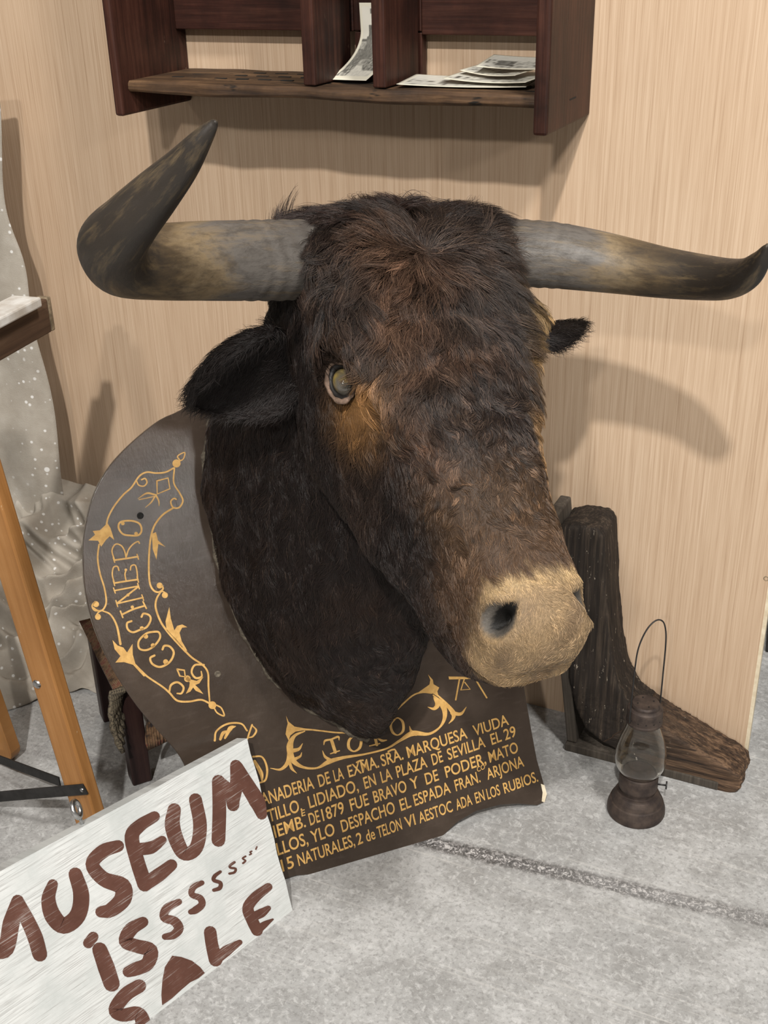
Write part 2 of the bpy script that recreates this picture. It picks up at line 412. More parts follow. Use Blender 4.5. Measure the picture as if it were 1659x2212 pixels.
# ------------------------------------------------------------------ wall rack and its photographs
RX0, RX1 = -1.166, -.500
rack = thing('wall_rack', (-.84, YP, 1.05), 'dark red brown wooden rack hanging on the veneer panel above the bull head', 'shelf')
def rbox(name, x0, x1, y0, y1, z0, z1, mt, bev=.002, par=rack):
    b = MB(); b.box((x0, y0, z0), (x1-x0, 0, 0), (0, y1-y0, 0), (0, 0, z1-z0)); return b.build(name, mt, par, bevel=bev)
rbox('side_panel', RX0-.016, RX0, 1.512, YP, 1.050, 1.50, M_dark_shelf, .004)
rs = rbox('side_panel', RX1-.004, RX1+.016, 1.505, YP, 1.052, 1.50, M_dark_shelf, .004)
b = MB(); b.box((RX1+.0158, 1.60, 1.085), (.0006, 0, 0), (0, .028, .0), (0, 0, .002)); b.build('carved_nick', M_black, rs)
# shelf board with a wavy worn front edge
bd = MB(); nxs = 60; rows = []
for i in range(nxs+1):
    t = i/nxs; x = RX0+(RX1-.004-RX0)*t
    w1 = .0018*math.sin(t*19)+.0012*math.sin(t*43+1); w2 = .0016*math.sin(t*13+2)
    zb = 1.0825-.001*t+w2; zt = 1.0995+.001*math.sin(t*9)+w1*.3
    yf = 1.530+w1
    rows.append([(x, yf+.003, zb), (x, yf, zb+.004), (x, yf+.0005, zt-.004), (x, yf+.004, zt), (x, YP-.004, zt+.001), (x, YP-.004, zb)])
bd.loft(rows); board = bd.build('shelf_board', M_shelf_board, rack, bevel=.001)
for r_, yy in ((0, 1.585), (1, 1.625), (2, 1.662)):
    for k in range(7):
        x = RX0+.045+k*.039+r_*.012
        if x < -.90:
            rbox('slot_shade_mark', x, x+.020, yy, yy+.006, 1.0985, 1.1012, M_black, 0, board)  # no recess cut: black bars paint the dark of the slots onto the board
for x0 in (-.862, -.7515):
    rbox('divider', x0, x0+.020, 1.540, 1.655, 1.1005, 1.50, M_dark_shelf, .002)
rbox('back_board', -.845, -.735, 1.675, 1.692, 1.1005, 1.162, M_dark_shelf, .0015)
rbox('back_board', -.845, -.735, 1.673, 1.692, 1.1635, 1.50, M_dark_shelf, .0015)
rbox('rail', RX0, -.8455, 1.672, 1.692, 1.1625, 1.50, M_dark_rail, .002)
rbox('rail', -.7345, RX1-.0045, 1.672, 1.692, 1.1590, 1.50, M_dark_rail, .002)

M_photo = mat_attr('photo_paper', .35, .4, bstr=0, detail=0)
def photo(name, label, fn, surf, n=(44, 72), th=.0006):
    """surf(a,b) -> world point for a,b in 0..1 ; fn(a,b) -> linear colour"""
    A, B = n; vs = []; cs = []
    for j in range(B+1):
        for i in range(A+1):
            vs.append(surf(i/A, j/B)); cs.append(fn(i/A, j/B))
    vs = np.array(vs); fs = [(j*(A+1)+i, j*(A+1)+i+1, (j+1)*(A+1)+i+1, (j+1)*(A+1)+i) for j in range(B) for i in range(A)]
    mb = MB(); mb.add(vs, fs); o = mb.build(name, M_photo, None, True, origin=vs.mean(0))
    at = o.data.color_attributes.new('tint', 'FLOAT_COLOR', 'POINT')
    at.data.foreach_set('color', np.array([(c[0], c[1], c[2], 1) for c in cs], 'f').ravel())
    s = o.modifiers.new('s', 'SOLIDIFY'); s.thickness = th; s.offset = -1
    return tag(o, label, 'photograph', 'old black and white photographs in the rack')
PAPER = (.72, .68, .56)
def h2(i, j): return abs(math.sin(i*127.1+j*311.7)*43758.5453) % 1
def img_stand(a, b):      # b from bottom 0 to top 1
    if a < .08 or a > .93 or b < .06 or b > .95: return PAPER
    g = .64-.08*math.sin(b*5+a*3)
    n_ = h2(int(a*40), int(b*60))
    if b < .52: g = .22+.25*n_
    if .50 < b < .53: g = .12
    if b < .22: g = .50+.15*n_
    if abs(a-.72-.1*math.sin(b*17)) < .16 and .15 < b < .42: g = .08+.32*n_
    if .52 < b < .70 and abs(a-.34) < .09: g = .12+.08*n_
    if .30 < b < .56 and abs(a-.38+.15*(b-.5)) < .15: g = .13+.1*n_
    if .70 < b < .80 and abs(a-.46) < .07: g = .14
    if .79 < b < .86 and abs(a-.50) < .13: g = .10
    if .86 < b < .93 and (abs(a-.36) < .03 or abs(a-.66) < .03): g = .2
    if .56 < b < .80 and abs(a-.50) < .05: g = .13
    if b < .42 and a < .34 and n_ > .3: g = .10+.1*n_
    return (g*1.02, g*.98, g*.86)
TOP_Y = 1.64
def surf_stand(a, b):
    x = -.826+.052*a
    # bottom edge slides forward and curls to the left
    c = max(0.0, 1-b/.62)
    y = 1.655-.062*c**1.7; z = 1.1025+.100*(1-(1-b)**1.0)-.022*c*(1-c)
    x2 = x-.030*c**1.6*(1-a*.4)+.004*(1-b)
    return (x2, y, z+.0005)
photo('photograph', 'curled old photograph standing upright between the rack dividers', img_stand, surf_stand)
def img_flat(seed):
    def f(a, b):
        if a < .05 or a > .95 or b < .06 or b > .94: return PAPER
        n_ = h2(int(a*30)+seed*7, int(b*22)); g = .48+.25*n_
        if b > .6: g = .62+.1*n_
        if abs(a-.3-.1*seed % .4) < .12 and .2 < b < .6: g = .12+.2*n_
        if n_ > .86 and b < .6: g = .08
        return (g*1.0, g*.97, g*.86)
    return f
def surf_flat(cx, cy, w, d, rot, z0, curl):
    c, s = math.cos(rot), math.sin(rot)
    def f(a, b):
        x = (a-.5)*w; y = (b-.5)*d
        z = z0+curl[0]*(.5-a if a < .5 else 0)**1.0*.5+curl[1]*(abs(a-.5)*2)**2+curl[2]*b
        return (cx+x*c-y*s, cy+x*s+y*c, z)
    return f
photo('photograph', 'bottom photograph of the loose pile, its left corner poking toward the right divider', img_flat(1), surf_flat(-.630, 1.598, .185, .085, .08, 1.1030, (0, .002, .004)), (40, 26))
photo('photograph', 'second photograph of the loose pile, dark picture with curled edge', img_flat(2), surf_flat(-.590, 1.608, .130, .085, -.16, 1.1085, (0, .003, .005)), (40, 26))
photo('photograph', 'third photograph of the loose pile, tilted with a dark view', img_flat(3), surf_flat(-.588, 1.625, .10, .075, -.35, 1.1150, (.004, .003, .007)), (40, 26))
photo('photograph', 'topmost photograph of the loose pile, leaning at the right rack side', img_flat(4), surf_flat(-.563, 1.632, .112, .078, .03, 1.1235, (.003, .002, .008)), (40, 26))

# ------------------------------------------------------------------ mounted bull head: plaque frame
PA = np.array([-.72, 1.135, 0.0]); PU = np.array([.691, .723, 0]); PU /= np.linalg.norm(PU)
_nb = np.cross([0, 0, 1], PU); LEAN = math.radians(24)
PV = math.cos(LEAN)*np.array([0, 0, 1.0])+math.sin(LEAN)*_nb; PN = -np.cross(PU, PV)
if PN[1] > 0: PN = -PN
def PP(a, b, c=0.0): return PA+PU*a+PV*b+PN*c
def to_pl(x, y):
    p = on_plane(x, y, PA, PN)-PA; return np.array([p@PU, p@PV])
bull = thing('mounted_bull_head', PP(.16, 0), 'huge dark brown stuffed bull head with long horns on a lettered plaque', 'taxidermy')
left = [(240, 1003), (205, 1062), (186, 1128), (179, 1200), (184, 1280), (205, 1362), (243, 1445), (293, 1522), (345, 1583), (388, 1634)]
lp = [to_pl(*p) for p in [(410, 872), (345, 907), (290, 951)]+left]
low = [to_pl(*p) for p in [(640, 1892), (700, 1888), (760, 1884), (800, 1876), (835, 1858), (856, 1838), (864, 1835), (880, 1838), (925, 1829), (958, 1805), (990, 1775), (1030, 1752), (1080, 1739), (1120, 1737), (1160, 1740), (1176, 1732), (1177, 1700), (1160, 1640), (1147, 1570), (1132, 1480)]]
AXU = .158
top = [np.array([AXU-.11, .800]), np.array([AXU, .815])]
leftc = top[::-1][:1]+[top[0]]+lp
leftc += [np.array([-.128, .185]), np.array([-.112, .13]), np.array([-.135, .06]), np.array([-.125, .005]), np.array([-.06, .004])]
rightc = [np.array([.42, .27]), np.array([.452, .31])]+[np.array([AXU+(AXU-q[0])*.80, q[1]]) for q in lp[:10][::-1]]+[np.array([AXU+.11, .80])]
outline = cat(leftc, 4)[:-1].tolist()+[q.tolist() for q in low]+cat([low[-1]]+rightc+[top[1]], 4)[1:-1].tolist()
pl = MB(); pl.prism([PP(a, b, 0) for a, b in outline], -PN*.022, [(a, b, 0) for a, b in outline])
plaque = pl.build('plaque', mat_plaque(), bull, bevel=.0015); plaque['label'] = 'dark brown lettered wooden plaque'
ch = MB(); q = [to_pl(*p) for p in [(1168, 1693), (1176, 1696), (1181, 1715), (1176, 1733), (1170, 1731), (1172, 1712)]]
ch.prism([PP(a, b, .0006) for a, b in q], -PN*.0226); ch.build('bare_wood_chip', M_pale_edge, plaque)

# ---- painted strokes: 2D outlines given in photo pixels, laid on a plane
class Paint:
    def __init__(s, p, n, up=.0006): s.p = np.asarray(p); s.n = np.asarray(n); s.up = up; s.mb = MB(); s.axes = None; s.lift = 0.0
    def poly(s, pts):
        w = [on_plane(x, y, s.p, s.n) for x, y in pts]; up_ = s.up+s.lift
        g = None if s.axes is None else [tuple((q-s.p)@a for a in s.axes) for q in w]
        s.mb.prism([q+s.n*up_ for q in w], -s.n*(up_+.0003), g)
    def stroke(s, pts, wd, n=6, closed=False, capr=True):
        s.lift += .000012
        P = cat(pts, n, closed) if len(pts) > 2 else np.array([np.array(pts[0])+(np.array(pts[1])-np.array(pts[0]))*k/6 for k in range(7)], float)
        m_ = len(P); W = np.interp(np.linspace(0, 1, m_), np.linspace(0, 1, len(wd)), wd) if not np.isscalar(wd) else np.full(m_, float(wd))
        if closed: T = np.roll(P, -1, 0)-np.roll(P, 1, 0)
        else: T = np.gradient(P, axis=0)
        T /= np.linalg.norm(T, axis=1)[:, None]+1e-9; Nn = np.stack([-T[:, 1], T[:, 0]], 1)
        L = P+Nn*W[:, None]/2; R = P-Nn*W[:, None]/2
        if closed:
            for i in range(m_):
                j = (i+1) % m_; s.poly([L[i], L[j], R[j], R[i]])
            return
        if capr:
            def arc(c, t, w):
                a0 = math.atan2(t[1], t[0]); return [(c[0]+math.cos(a0+k)*w/2, c[1]+math.sin(a0+k)*w/2) for k in np.linspace(math.pi/2, -math.pi/2, 7)[1:-1]]
            end = arc(P[-1], T[-1], W[-1]); st = arc(P[0], -T[0], W[0])
        else: end = st = []
        # quads keep concave strokes clean
        for i in range(m_-1): s.poly([L[i], L[i+1], R[i+1], R[i]])
        if capr: s.poly([L[-1]]+end+[R[-1]]); s.poly([R[0]]+st+[L[0]])
    def dot(s, c, r): s.poly([(c[0]+r*math.cos(t), c[1]+r*math.sin(t)) for t in np.linspace(0, 2*math.pi, 17)[:-1]])
    def text(s, word, x0, y0, x1, y1, up):
        """flat block letters fitted from pixel (x0,y0) to (x1,y1), capital height vector up"""
        cu = bpy.data.curves.new('t', 'FONT'); cu.body = word; cu.size = 1; cu.offset = .012; cu.resolution_u = 4
        ob = bpy.data.objects.new('t', cu); scn.collection.objects.link(ob)
        dg = bpy.context.evaluated_depsgraph_get(); me = bpy.data.meshes.new_from_object(ob.evaluated_get(dg))
        c = co_of(me); fs = [tuple(p.vertices) for p in me.polygons]
        cap = .73; xa, xb = c[:, 0].min(), c[:, 0].max()
        pts = []
        for x, y, z in c:
            t = (x-xa)/(xb-xa); k = y/cap
            pts.append((x0+(x1-x0)*t+up[0]*k, y0+(y1-y0)*t+up[1]*k))
        w = [on_plane(x, y, s.p, s.n) for x, y in pts]
        s.mb.add([q+s.n*s.up for q in w], fs)
        bpy.data.objects.remove(ob); bpy.data.meshes.remove(me); bpy.data.curves.remove(cu)
def Z5(x, y): return (440+x/2.183, 1420+y/2.183)
def Z4(x, y): return (180+x/3.072, 880+y/3.072)
def Z6(x, y): return (x/2.514, 1560+y/2.514)
def zz(f, pts): return [f(*p) for p in pts]

rows5 = [
 ((285, 695), (1440, 316), 61, 51, [('ANADERIA', 272, 523), ('DE', 540, 600), ('LA', 613, 663), ('EXMA.', 680, 828), ('SRA.', 835, 943), ('MARQUESA', 958, 1245), ('VIUDA', 1270, 1440)]),
 ((310, 775), (1473, 371), 60, 52, [('STILLO,', 278, 466), ('LIDIADO,', 494, 732), ('EN', 755, 815), ('LA', 835, 891), ('PLAZA', 908, 1056), ('DE', 1075, 1130), ('SEVILLA', 1148, 1330), ('EL', 1353, 1406), ('29', 1415, 1475)]),
 ((333, 850), (1485, 446), 60, 52, [('IEMB.', 331, 483), ('DE', 497, 551), ('1879', 557, 666), ('FUE', 690, 781), ('BRAVO', 800, 960), ('Y', 975, 1018), ('DE', 1044, 1110), ('PODER,', 1138, 1333), ('MATO', 1343, 1485)]),
 ((350, 932), (1512, 512), 60, 52, [('LLOS,', 345, 495), ('YLO', 505, 621), ('DESPACHO', 648, 905), ('EL', 925, 980), ('ESPADA', 990, 1166), ('FRAN.', 1184, 1306), ('ARJONA', 1333, 1512)]),
 ((380, 1005), (1577, 584), 58, 50, [('15', 366, 428), ('NATURALES,', 443, 715), ('2', 722, 752), ('de', 764, 811), ('TELON', 818, 937), ('VI', 948, 1001), ('AESTOC', 1013, 1176), ('ADA', 1188, 1268), ('EN', 1279, 1327), ('LOS', 1334, 1400), ('RUBIOS.', 1413, 1578)])]
ins = Paint(PP(0, 0, .0002), PN)
for (a, b_, h0, h1, words) in rows5:
    for w, xa, xb in words:
        yy = lambda x: a[1]+(b_[1]-a[1])*(x-a[0])/(b_[0]-a[0])
        t = (xa-a[0])/(b_[0]-a[0]); h = (h0+(h1-h0)*t)/2.183
        ins.text(w, *Z5(xa+(6 if len(w) > 1 else 4), yy(xa)), *Z5(xb, yy(xb)), (-.22*h, -h*.99))
ins.text('CO', *Z5(1290, 541), *Z5(1327, 524), (-2, -11)); ins.text('E', *Z5(462, 750), *Z5(480, 744), (-2, -14))
for c in ((737, 487), (886, 436)): ins.stroke(zz(Z5, [(c[0]-16, c[1]+8), c, (c[0]+14, c[1]-2)]), 3.5, 3)
ins.mb.build('inscription', M_gold, plaque)['label'] = 'five rows of ochre block capitals'

toro = Paint(PP(0, 0, .0002), PN)
S = lambda pts, w, **k: toro.stroke(zz(Z5, pts), (np.array(w)/2.183).tolist() if not np.isscalar(w) else w/2.183, **k)
S([(603, 392), (612, 420), (620, 446)], 15); S([(566, 412), (572, 393), (602, 386), (634, 374), (638, 390)], [3, 10, 8, 10, 3]); S([(598, 454), (640, 440)], [5, 7, 5])
S([(712, 366), (686, 390), (684, 425), (708, 443), (736, 425), (742, 385), (728, 362)], [5, 12, 14, 6, 12, 13, 5])
S([(800, 345), (808, 378), (816, 412)], 13); S([(786, 354), (815, 334), (840, 345), (836, 366), (808, 380)], [4, 8, 14, 10, 4]); S([(815, 378), (840, 392), (862, 390)], [6, 12, 5]); S([(782, 417), (830, 406)], [5, 7, 5])
S([(905, 288), (882, 315), (890, 352), (915, 366), (940, 345), (938, 305), (918, 286), (905, 288)], [6, 12, 12, 5, 12, 12, 6, 6])
toro.mb.build('title_word', M_gold, plaque)['label'] = 'ornate ochre word of four letters'

car = Paint(PP(0, 0, .00015), PN)
S = lambda pts, w, **k: car.stroke(zz(Z5, pts), (np.array(w)/2.183).tolist() if not np.isscalar(w) else w/2.183, **k)
G = lambda pts: car.poly(zz(Z5, pts))
G([(388, 275), (400, 303), (428, 326), (472, 334), (520, 339), (520, 345), (470, 344), (432, 350), (408, 368), (400, 392), (386, 362), (390, 335), (396, 312)])
S([(500, 340), (560, 347), (620, 354), (678, 356)], 7); S([(826, 306), (880, 277), (930, 228), (985, 180), (1030, 165), (1075, 168)], 7)
S([(476, 348), (428, 370), (406, 420), (420, 484), (470, 518), (535, 521), (590, 492), (660, 472), (760, 456), (860, 430), (925, 392), (985, 358), (1060, 361), (1112, 330), (1136, 282), (1128, 228), (1082, 178)], [5, 14, 32, 26, 12, 8, 22, 14, 8, 8, 12, 26, 12, 8, 18, 28, 6])
S([(418, 440), (448, 432), (466, 406)], [20, 14, 2]); S([(432, 478), (455, 466), (462, 448)], [14, 10, 2])
S([(408, 440), (396, 495), (362, 528), (314, 522)], [26, 20, 11, 2]); S([(402, 480), (414, 522), (438, 546)], [12, 14, 2])
S([(560, 440), (572, 468), (600, 486)], [2, 12, 16])
G([(1057, 80), (1080, 106), (1083, 126), (1110, 142), (1101, 160), (1108, 188), (1080, 170), (1030, 167), (998, 174), (1036, 148), (1064, 128), (1068, 106)])
S([(1105, 180), (1145, 222), (1176, 262), (1174, 290), (1155, 312)], [6, 16, 24, 12, 2]); S([(1172, 262), (1212, 266), (1238, 234)], [20, 14, 2])
S([(1085, 190), (1102, 222), (1085, 242), (1056, 234)], [6, 24, 14, 2]); S([(970, 324), (978, 348), (1000, 362)], [2, 14, 16])
car.mb.build('title_scrollwork', M_gold, plaque)['label'] = 'ochre cartouche scrolls'
car = Paint(PP(0, 0, .00015), PN)
G([(1154, 90), (1262, 92), (1258, 102), (1157, 104)]); S([(1206, 100), (1188, 200)], 7); S([(1229, 100), (1212, 154), (1256, 150), (1231, 118)], 6, n=1); S([(1278, 98), (1334, 190)], 7)
car.mb.build('cattle_brand', M_gold, plaque)['label'] = 'ochre linear brand mark'
car = Paint(PP(0, 0, .00015), PN)
S([(52, 392), (60, 348), (110, 314), (175, 312), (204, 345)], [10, 8, 9, 8, 8]); S([(78, 386), (92, 356), (120, 345)], [12, 16, 4]); S([(100, 380), (125, 335), (150, 325)], [10, 22, 4])
S([(228, 318), (216, 352), (206, 384)], 8); S([(232, 324), (248, 345), (232, 372), (212, 378)], [5, 9, 8, 5])
car.mb.build('title_flourish', M_gold, plaque)['label'] = 'ochre looped flourish half hidden by the sign'
car = Paint(PP(0, 0, .00015), PN)
S([(232, 468), (275, 470), (298, 520), (292, 576), (262, 592)], [8, 8, 10, 9, 7]); S([(240, 490), (270, 545), (275, 580)], [14, 20, 8])
car.mb.build('title_initial', M_gold, plaque)['label'] = 'ochre rounded letter half hidden by the sign'

arc = Paint(PP(0, 0, .00015), PN)
S = lambda pts, w, **k: arc.stroke(zz(Z4, pts), (np.array(w)/3.072).tolist() if not np.isscalar(w) else w/3.072, **k)
G = lambda pts: arc.poly(zz(Z4, pts)); D = lambda p, r: arc.dot(Z4(*p), r/3.072)
D((618, 372), 27); S([(640, 350), (625, 328), (640, 312), (673, 300), (664, 340), (640, 356)], 8)
S([(600, 402), (545, 430), (480, 436), (420, 430), (370, 458), (320, 530), (265, 580), (205, 655), (165, 730), (152, 790)], 11)
S([(352, 486), (368, 516), (402, 522), (422, 498), (410, 472), (386, 480)], [9, 9, 9, 10, 10, 10])
G([(160, 768), (180, 800), (205, 880), (175, 855), (150, 880), (118, 925), (98, 885), (34, 882), (78, 845), (62, 820), (110, 815)])
S([(104, 910), (95, 1000), (110, 1100), (140, 1200), (152, 1290), (132, 1340), (100, 1350), (66, 1330)], 11); S([(100, 1350), (72, 1345), (58, 1316), (78, 1290)], 10); D((84, 1306), 20); D((97, 1390), 20)
S([(128, 1345), (100, 1360), (84, 1384)], 9); S([(128, 1350), (180, 1375), (222, 1450), (246, 1570)], [9, 11, 13, 16])
G([(193, 1543), (228, 1580), (266, 1594), (290, 1626), (326, 1570), (328, 1640), (345, 1700), (392, 1748), (420, 1782), (400, 1785), (330, 1708), (270, 1690), (213, 1693), (246, 1650), (208, 1605)])
S([(380, 1745), (430, 1790), (520, 1850), (570, 1892), (622, 1945), (700, 1952), (780, 1940), (842, 1966)], [14, 12, 12, 13, 13, 12, 12, 12])
S([(570, 1888), (582, 1842), (625, 1824), (664, 1856), (652, 1896), (622, 1898)], [12, 14, 14, 14, 13, 9])
D((856, 1976), 26); S([(868, 1996), (890, 2028), (934, 2046), (916, 1996), (884, 1976)], 10)
S([(604, 402), (600, 500), (640, 570), (660, 620), (636, 664), (596, 664), (580, 626), (600, 604), (616, 610)], [10, 10, 10, 11, 11, 10, 10, 10, 10])
S([(598, 666), (530, 710), (480, 770), (455, 830), (440, 920), (434, 1050), (440, 1160), (464, 1212), (500, 1226), (528, 1205), (520, 1180)], 12)
D((506, 1182), 20); D((541, 1246), 20); S([(500, 1228), (528, 1222), (556, 1240)], 9)
S([(512, 1226), (486, 1270), (480, 1330), (512, 1420), (560, 1490), (615, 1550), (680, 1622)], [10, 12, 13, 13, 14, 18, 14])
G([(455, 838), (482, 828), (495, 882), (545, 926), (497, 906), (485, 1010), (460, 940)])
G([(570, 1325), (580, 1400), (604, 1480), (622, 1450), (656, 1440), (690, 1458), (655, 1462), (638, 1495), (652, 1550), (690, 1615), (668, 1612), (600, 1530), (553, 1480), (545, 1420), (558, 1370)])
S([(660, 1600), (720, 1660), (790, 1708), (826, 1760), (830, 1850), (838, 1955)], [14, 12, 12, 12, 12, 10])
S([(800, 1708), (740, 1710), (718, 1756), (745, 1795), (784, 1786), (782, 1752)], [12, 13, 13, 14, 12, 8])
S([(488, 488), (562, 468), (574, 540), (490, 575), (488, 488)], 10, n=1)
S([(470, 578), (420, 570), (362, 606)], [12, 12, 3]); S([(480, 580), (500, 620), (502, 655)], [12, 9, 3]); S([(472, 590), (420, 602), (370, 612)], 6); S([(474, 592), (450, 630), (412, 664)], [10, 9, 3])
S([(622, 1737), (670, 1744), (676, 1788), (640, 1782), (622, 1737)], 11, n=1); D((690, 1800), 22)
G([(690, 1785), (716, 1806), (752, 1815), (796, 1788), (770, 1830), (742, 1842), (770, 1868), (796, 1902), (745, 1880), (728, 1858), (710, 1885), (680, 1900), (702, 1855), (706, 1825), (676, 1806)])
arc.mb.build('border_scrollwork', M_gold, plaque)['label'] = 'ochre vine border of the arched name'
nm = Paint(PP(0, 0, .0002), PN)
S = lambda pts, w, **k: nm.stroke(zz(Z4, pts), w/3.072, **k); D = lambda p, r: nm.dot(Z4(*p), r/3.072)
S([(525, 1606), (538, 1582), (575, 1588), (600, 1630), (572, 1690), (510, 1722), (458, 1702), (444, 1664), (472, 1646)], 14); D((546, 1688), 17)
S([(458, 1490), (415, 1502), (368, 1550), (372, 1600), (420, 1610), (470, 1582), (508, 1530), (500, 1492)], 13, closed=True); D((415, 1520), 15); D((462, 1580), 15)
S([(386, 1390), (400, 1368), (438, 1380), (446, 1412), (420, 1458), (380, 1474), (330, 1492), (295, 1472), (290, 1432), (320, 1418)], 13); D((388, 1466), 14)
S([(262, 1372), (330, 1340), (408, 1316)], 12); S([(246, 1352), (262, 1394)], 10); S([(396, 1290), (418, 1334)], 10); D((325, 1325), 11)
S([(222, 1302), (300, 1284), (396, 1262)], 10); S([(206, 1216), (290, 1200), (366, 1186)], 10); S([(224, 1300), (300, 1240), (364, 1190)], 11); S([(216, 1282), (228, 1322)], 8); S([(388, 1244), (400, 1280)], 8); S([(200, 1198), (212, 1232)], 8); S([(360, 1168), (372, 1204)], 8); D((296, 1245), 10)
S([(204, 1166), (290, 1152), (362, 1142)], 11); S([(206, 1166), (192, 1110), (200, 1062), (226, 1056), (236, 1082)], 9); S([(284, 1152), (276, 1110), (282, 1084)], 9); S([(360, 1142), (356, 1090), (344, 1048), (318, 1052), (312, 1078)], 9); D((282, 1078), 9); S([(198, 1150), (208, 1182)], 8); S([(356, 1126), (366, 1160)], 8)
S([(204, 1014), (290, 1002), (362, 990)], 11); S([(206, 1012), (190, 950), (214, 908), (252, 918), (274, 955), (284, 1002)], 9); S([(282, 1000), (300, 945), (330, 908), (362, 890), (372, 902)], 9); S([(198, 998), (208, 1028)], 8); S([(356, 975), (366, 1008)], 8)
S([(310, 752), (245, 762), (234, 800), (262, 840), (310, 850), (365, 848), (386, 815), (370, 770)], 12, closed=True); D((262, 770), 12); D((350, 838), 12)
nm.mb.build('arched_name', M_gold, plaque)['label'] = 'ochre display letters along the plaque rim'
# old fixing holes
for (x, y), r in (((303, 1114), 5.5), ((470, 1456), 6.5)):
    a, b_ = to_pl(x, y); h = MB()
    h.lathe((0, 0, 0), [(0, .0002), (.0022, .0003), (.0032, .0010), (.0044, .0008), (.0050, .0001)], 20)
    h.v = [tuple(PP(a+p[0], b_+p[1], p[2]+.0002)) for p in h.v]; h.build('fixing_hole', M_black if y < 1200 else M_putty, plaque, True)

# ------------------------------------------------------------------ bull head body
Rt = np.array([.636, .768, -.075]); Fw = np.array([.586, -.543, -.601])
Rt /= np.linalg.norm(Rt); Fw -= Rt*(Fw@Rt); Fw /= np.linalg.norm(Fw); Up = np.cross(Fw, Rt)
HO = np.array([-.562, 1.226, 1.003]); HM = np.array([Rt, Fw, Up]).T
def H(r, s, t): return HO+HM@np.array([r, s, t], float)
ROWS = [  # s, top, (shoulder), (side), (lower side), bottom   - half sections of the skull in metres
 (-.07, -.075, (.070, -.080), (.088, -.12), (.070, -.17), -.19),
 (-.03, -.030, (.095, -.036), (.122, -.085), (.100, -.18), -.21),
 (.02, -.004, (.113, -.006), (.134, -.07), (.108, -.19), -.22),
 (.08, .010, (.106, -.002), (.130, -.07), (.110, -.20), -.235),
 (.14, .006, (.104, -.006), (.128, -.055), (.110, -.225), -.265),
 (.185, .002, (.098, -.010), (.120, -.062), (.108, -.235), -.278),
 (.235, -.003, (.080, -.016), (.103, -.076), (.101, -.232), -.274),
 (.29, -.008, (.064, -.020), (.090, -.086), (.090, -.218), -.258),
 (.35, -.014, (.053, -.024), (.079, -.090), (.078, -.205), -.245),
 (.41, -.020, (.047, -.030), (.070, -.092), (.066, -.194), -.232),
 (.46, -.022, (.046, -.032), (.068, -.088), (.060, -.182), -.215),
 (.50, -.028, (.048, -.040), (.064, -.086), (.054, -.160), -.184),
 (.522, -.042, (.041, -.054), (.053, -.088), (.042, -.138), -.154),
 (.536, -.066, (.026, -.074), (.038, -.096), (.032, -.122), -.134)]
rings = []
for s, tt, a, b_, c, tb in ROWS:
    rings.append(cat([(0, s, tt), (a[0], s, a[1]), (b_[0], s, b_[1]), (c[0], s, c[1]), (0, s, tb), (-c[0], s, c[1]), (-b_[0], s, b_[1]), (-a[0], s, a[1])], 8, True))
rings = np.array(rings)
K = np.array([cat(rings[:, j], 5) for j in range(64)]).transpose(1, 0, 2)
hd = MB(); hd.loft(HO+K@HM.T)
# neck: 16 rails from the seat on the plaque to the back of the skull
seat = [(.158, .775), (.255, .765), (.325, .715), (.350, .650), (.352, .575), (.340, .465), (.295, .370), (.222, .300), (.172, .225),
        (.146, .190), (.112, .216), (.048, .278), (.004, .348), (-.025, .466), (-.029, .580), (-.022, .650), (.004, .716), (.070, .765)]
nk = len(seat); seat_s = cat([(a, b_, 0) for a, b_ in seat], 4, True)[:, :2]
# matching ring on the skull (local r, s, t), same winding: top, right, bottom (throat), left
skull = [(0, -.05, -.085), (.06, -.045, -.09), (.10, -.03, -.08), (.115, .0, -.10), (.118, .03, -.12), (.115, .06, -.15), (.108, .11, -.180), (.092, .17, -.205), (.045, .22, -.225),
         (0, .235, -.228), (-.045, .22, -.225), (-.092, .17, -.205), (-.108, .11, -.180), (-.115, .06, -.15), (-.118, .03, -.12), (-.115, .0, -.10), (-.10, -.03, -.08), (-.06, -.045, -.09)]
skull_s = cat(skull, 4, True)
nr = []
for i in range(19):
    t = i/18; ring = []
    for j in range(len(seat_s)):
        a, b_ = seat_s[j]; P0 = PP(a, b_, -.001); P3 = H(*skull_s[j])
        lowk = sstep(.45, .22, b_)*1.0          # brisket bulges forward
        P1 = P0+PN*(.11+.05*lowk)-PV*.02*lowk+PU*(.035*np.sign(a-AXU)*min(1, abs(a-AXU)/.12)*(1-lowk*.6))
        P2 = P3-PN*(.09-.03*lowk)-PV*(.05+.10*lowk)
        ring.append((1-t)**3*P0+3*t*(1-t)**2*P1+3*t*t*(1-t)*P2+t**3*P3)
    nr.append(ring)
nkmb = MB(); nkmb.loft(nr)
hd.add(nkmb.v, nkmb.f)
M_hide = mat_attr('bull_hide', .6, .3, bscale=420, bstr=.35, detail=.5)
head = hd.build('head', M_hide, bull, True)
